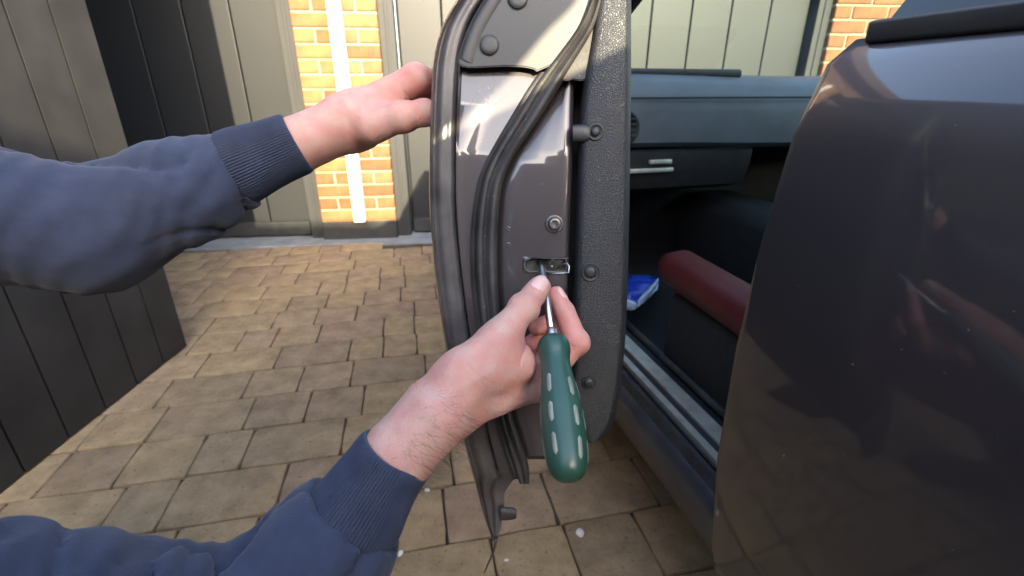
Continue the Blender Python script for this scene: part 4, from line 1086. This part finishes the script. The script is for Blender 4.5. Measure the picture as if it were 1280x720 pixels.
# trousers, shoes, hair of the head
KR, KL = np.array((-.40, .00, .10)), np.array((-.78, .36, .24))
def trousers(P):
    d = cap_d(P, PEL, PEL-np.array((0, 0, .06)), .15, .14)
    d = smin(d, chain(P, [PEL+np.array((.04, -.08, -.05)), KR, KR+np.array((-.38, -.22, -.02))], [.10, .075, .05], .03), .04)
    return smin(d, chain(P, [PEL+np.array((-.03, .08, -.05)), KL, np.array((-.86, .34, .07))], [.10, .075, .05], .03), .04)
lo, hi = bounds([PEL, KR, KL, KR+np.array((-.4, -.25, 0)), np.array((-.7, .4, .05))], .17); Vt, Ft = sdf_mesh(trousers, lo, hi, .012)
ppar(np_obj('trousers', Vt, Ft, M['trouser']))
for c_, dv in ((np.array((-.86, .34, .03)), np.array((.20, .12, 0))), (KR+np.array((-.40, -.23, -.06)), np.array((-.12, -.10, 0)))):
    Vx, Fx = sdf_mesh(lambda P: np.maximum(smin(cap_d(P, c_, c_+dv, .05, .042), cap_d(P, c_, c_+np.array((0, 0, .05)), .05, .05), .03), .004-P[:, 2]), *bounds([c_, c_+dv], .13), .01)
    ppar(np_obj('shoe', Vx, Fx, M['tyre']))
def hairf(P):
    q = P-HD-FUP*.012+FACE*.012; e = np.stack([q@SIDE/.084, q@FACE/.100, q@FUP/.118], 1); d = (np.linalg.norm(e, axis=1)-1)*.09
    d = np.maximum(d, (P-HD)@FACE-.055-((P-HD)@FUP)*.35); d = np.maximum(d, -((P-HD)@FUP)-.05)
    return d+.002*np.sin(P[:, 0]*300)*np.sin(P[:, 1]*280+P[:, 2]*200)
Vx, Fx = sdf_mesh(hairf, *bounds([HD], .15), .006); ppar(np_obj('hair', Vx, Fx, M['hair']))
# ================================================================== second person with the phone, unseen, posed to shape shade on the door
film = thing(empty('person', (.1, -.55, 0)), 'unseen person in dark clothes crouching to film, posed to shade the door', 'person')
ifm = Matrix.Translation(-Vector(film.location))
def fpar(o): o.parent = film; o.matrix_parent_inverse = ifm; return o
HC = np.array((.178-.0125, -.36, 1.250+.0158)); HA_ = np.array((.79, 0, .62)); HB_ = np.array((-.62, 0, .79))
def fhead(P):
    q = P-HC; e = np.stack([q@HA_/.125, q[:, 1]/.10, q@HB_/.098], 1)
    shadow_hood = cap_d(P, HC-HA_*.06, HC+HA_*.10, .094, .088)  # hood stretched so its shadow edge runs straight across the door
    return smin(smin((np.linalg.norm(e, axis=1)-1)*.09, shadow_hood, .02), cap_d(P, np.array((.05, -.45, 1.10)), HC-HA_*.05, .05, .05), .03)
Vx, Fx = sdf_mesh(fhead, *bounds([HC], .22), .006); o = fpar(np_obj('head', Vx, Fx, M['skin']))
def fcoat(P):
    d = cap_d(P, np.array((-.20, -.50, .98)), np.array((.12, -.46, 1.0)), .085, .08)
    d = smin(d, cap_d(P, np.array((-.05, -.52, .92)), np.array((-.03, -.62, .40)), .16, .17), .08)
    d = smin(d, cap_d(P, np.array((.13, -.37, 1.066)), np.array((.41, -.33, 1.190)), .054, .050), .03)
    d = smin(d, cap_d(P, np.array((.41, -.33, 1.190)), np.array((.09, -.07, .875)), .048, .034), .01)
    d = smin(d, cap_d(P, np.array((-.20, -.48, .98)), np.array((-.30, -.34, .80)), .07, .05), .03)
    return smin(d, cap_d(P, np.array((-.30, -.34, .80)), np.array((-.07, -.07, .855)), .048, .034), .01)
Vx, Fx = sdf_mesh(fcoat, *bounds([(-.35, -.7, .3), (.48, 0, 1.25)], .1), .009); fpar(np_obj('coat', Vx, Fx, M['trouser']))
def flegs(P):
    d = smin(cap_d(P, (-.12, -.62, .38), (-.24, -.22, .42), .11, .07), cap_d(P, (-.24, -.22, .42), (-.22, -.50, .08), .07, .05), .03)
    e = smin(cap_d(P, (.08, -.62, .38), (.22, -.22, .42), .11, .07), cap_d(P, (.22, -.22, .42), (.20, -.50, .08), .07, .05), .03)
    d = smin(d, e, .04)
    for x in (-.22, .20): d = smin(d, np.maximum(cap_d(P, (x, -.52, .05), (x, -.32, .04), .05, .04), .004-P[:, 2]), .03)
    return d
Vx, Fx = sdf_mesh(flegs, *bounds([(-.25, -.65, .05), (.25, -.2, .45)], .13), .012); fpar(np_obj('trousers', Vx, Fx, M['trouser']))
fpar(box('phone', (0, -.045, .86), (.15, .009, .075), M['dark'], None, None, .004))
bpy.context.view_layer.update()
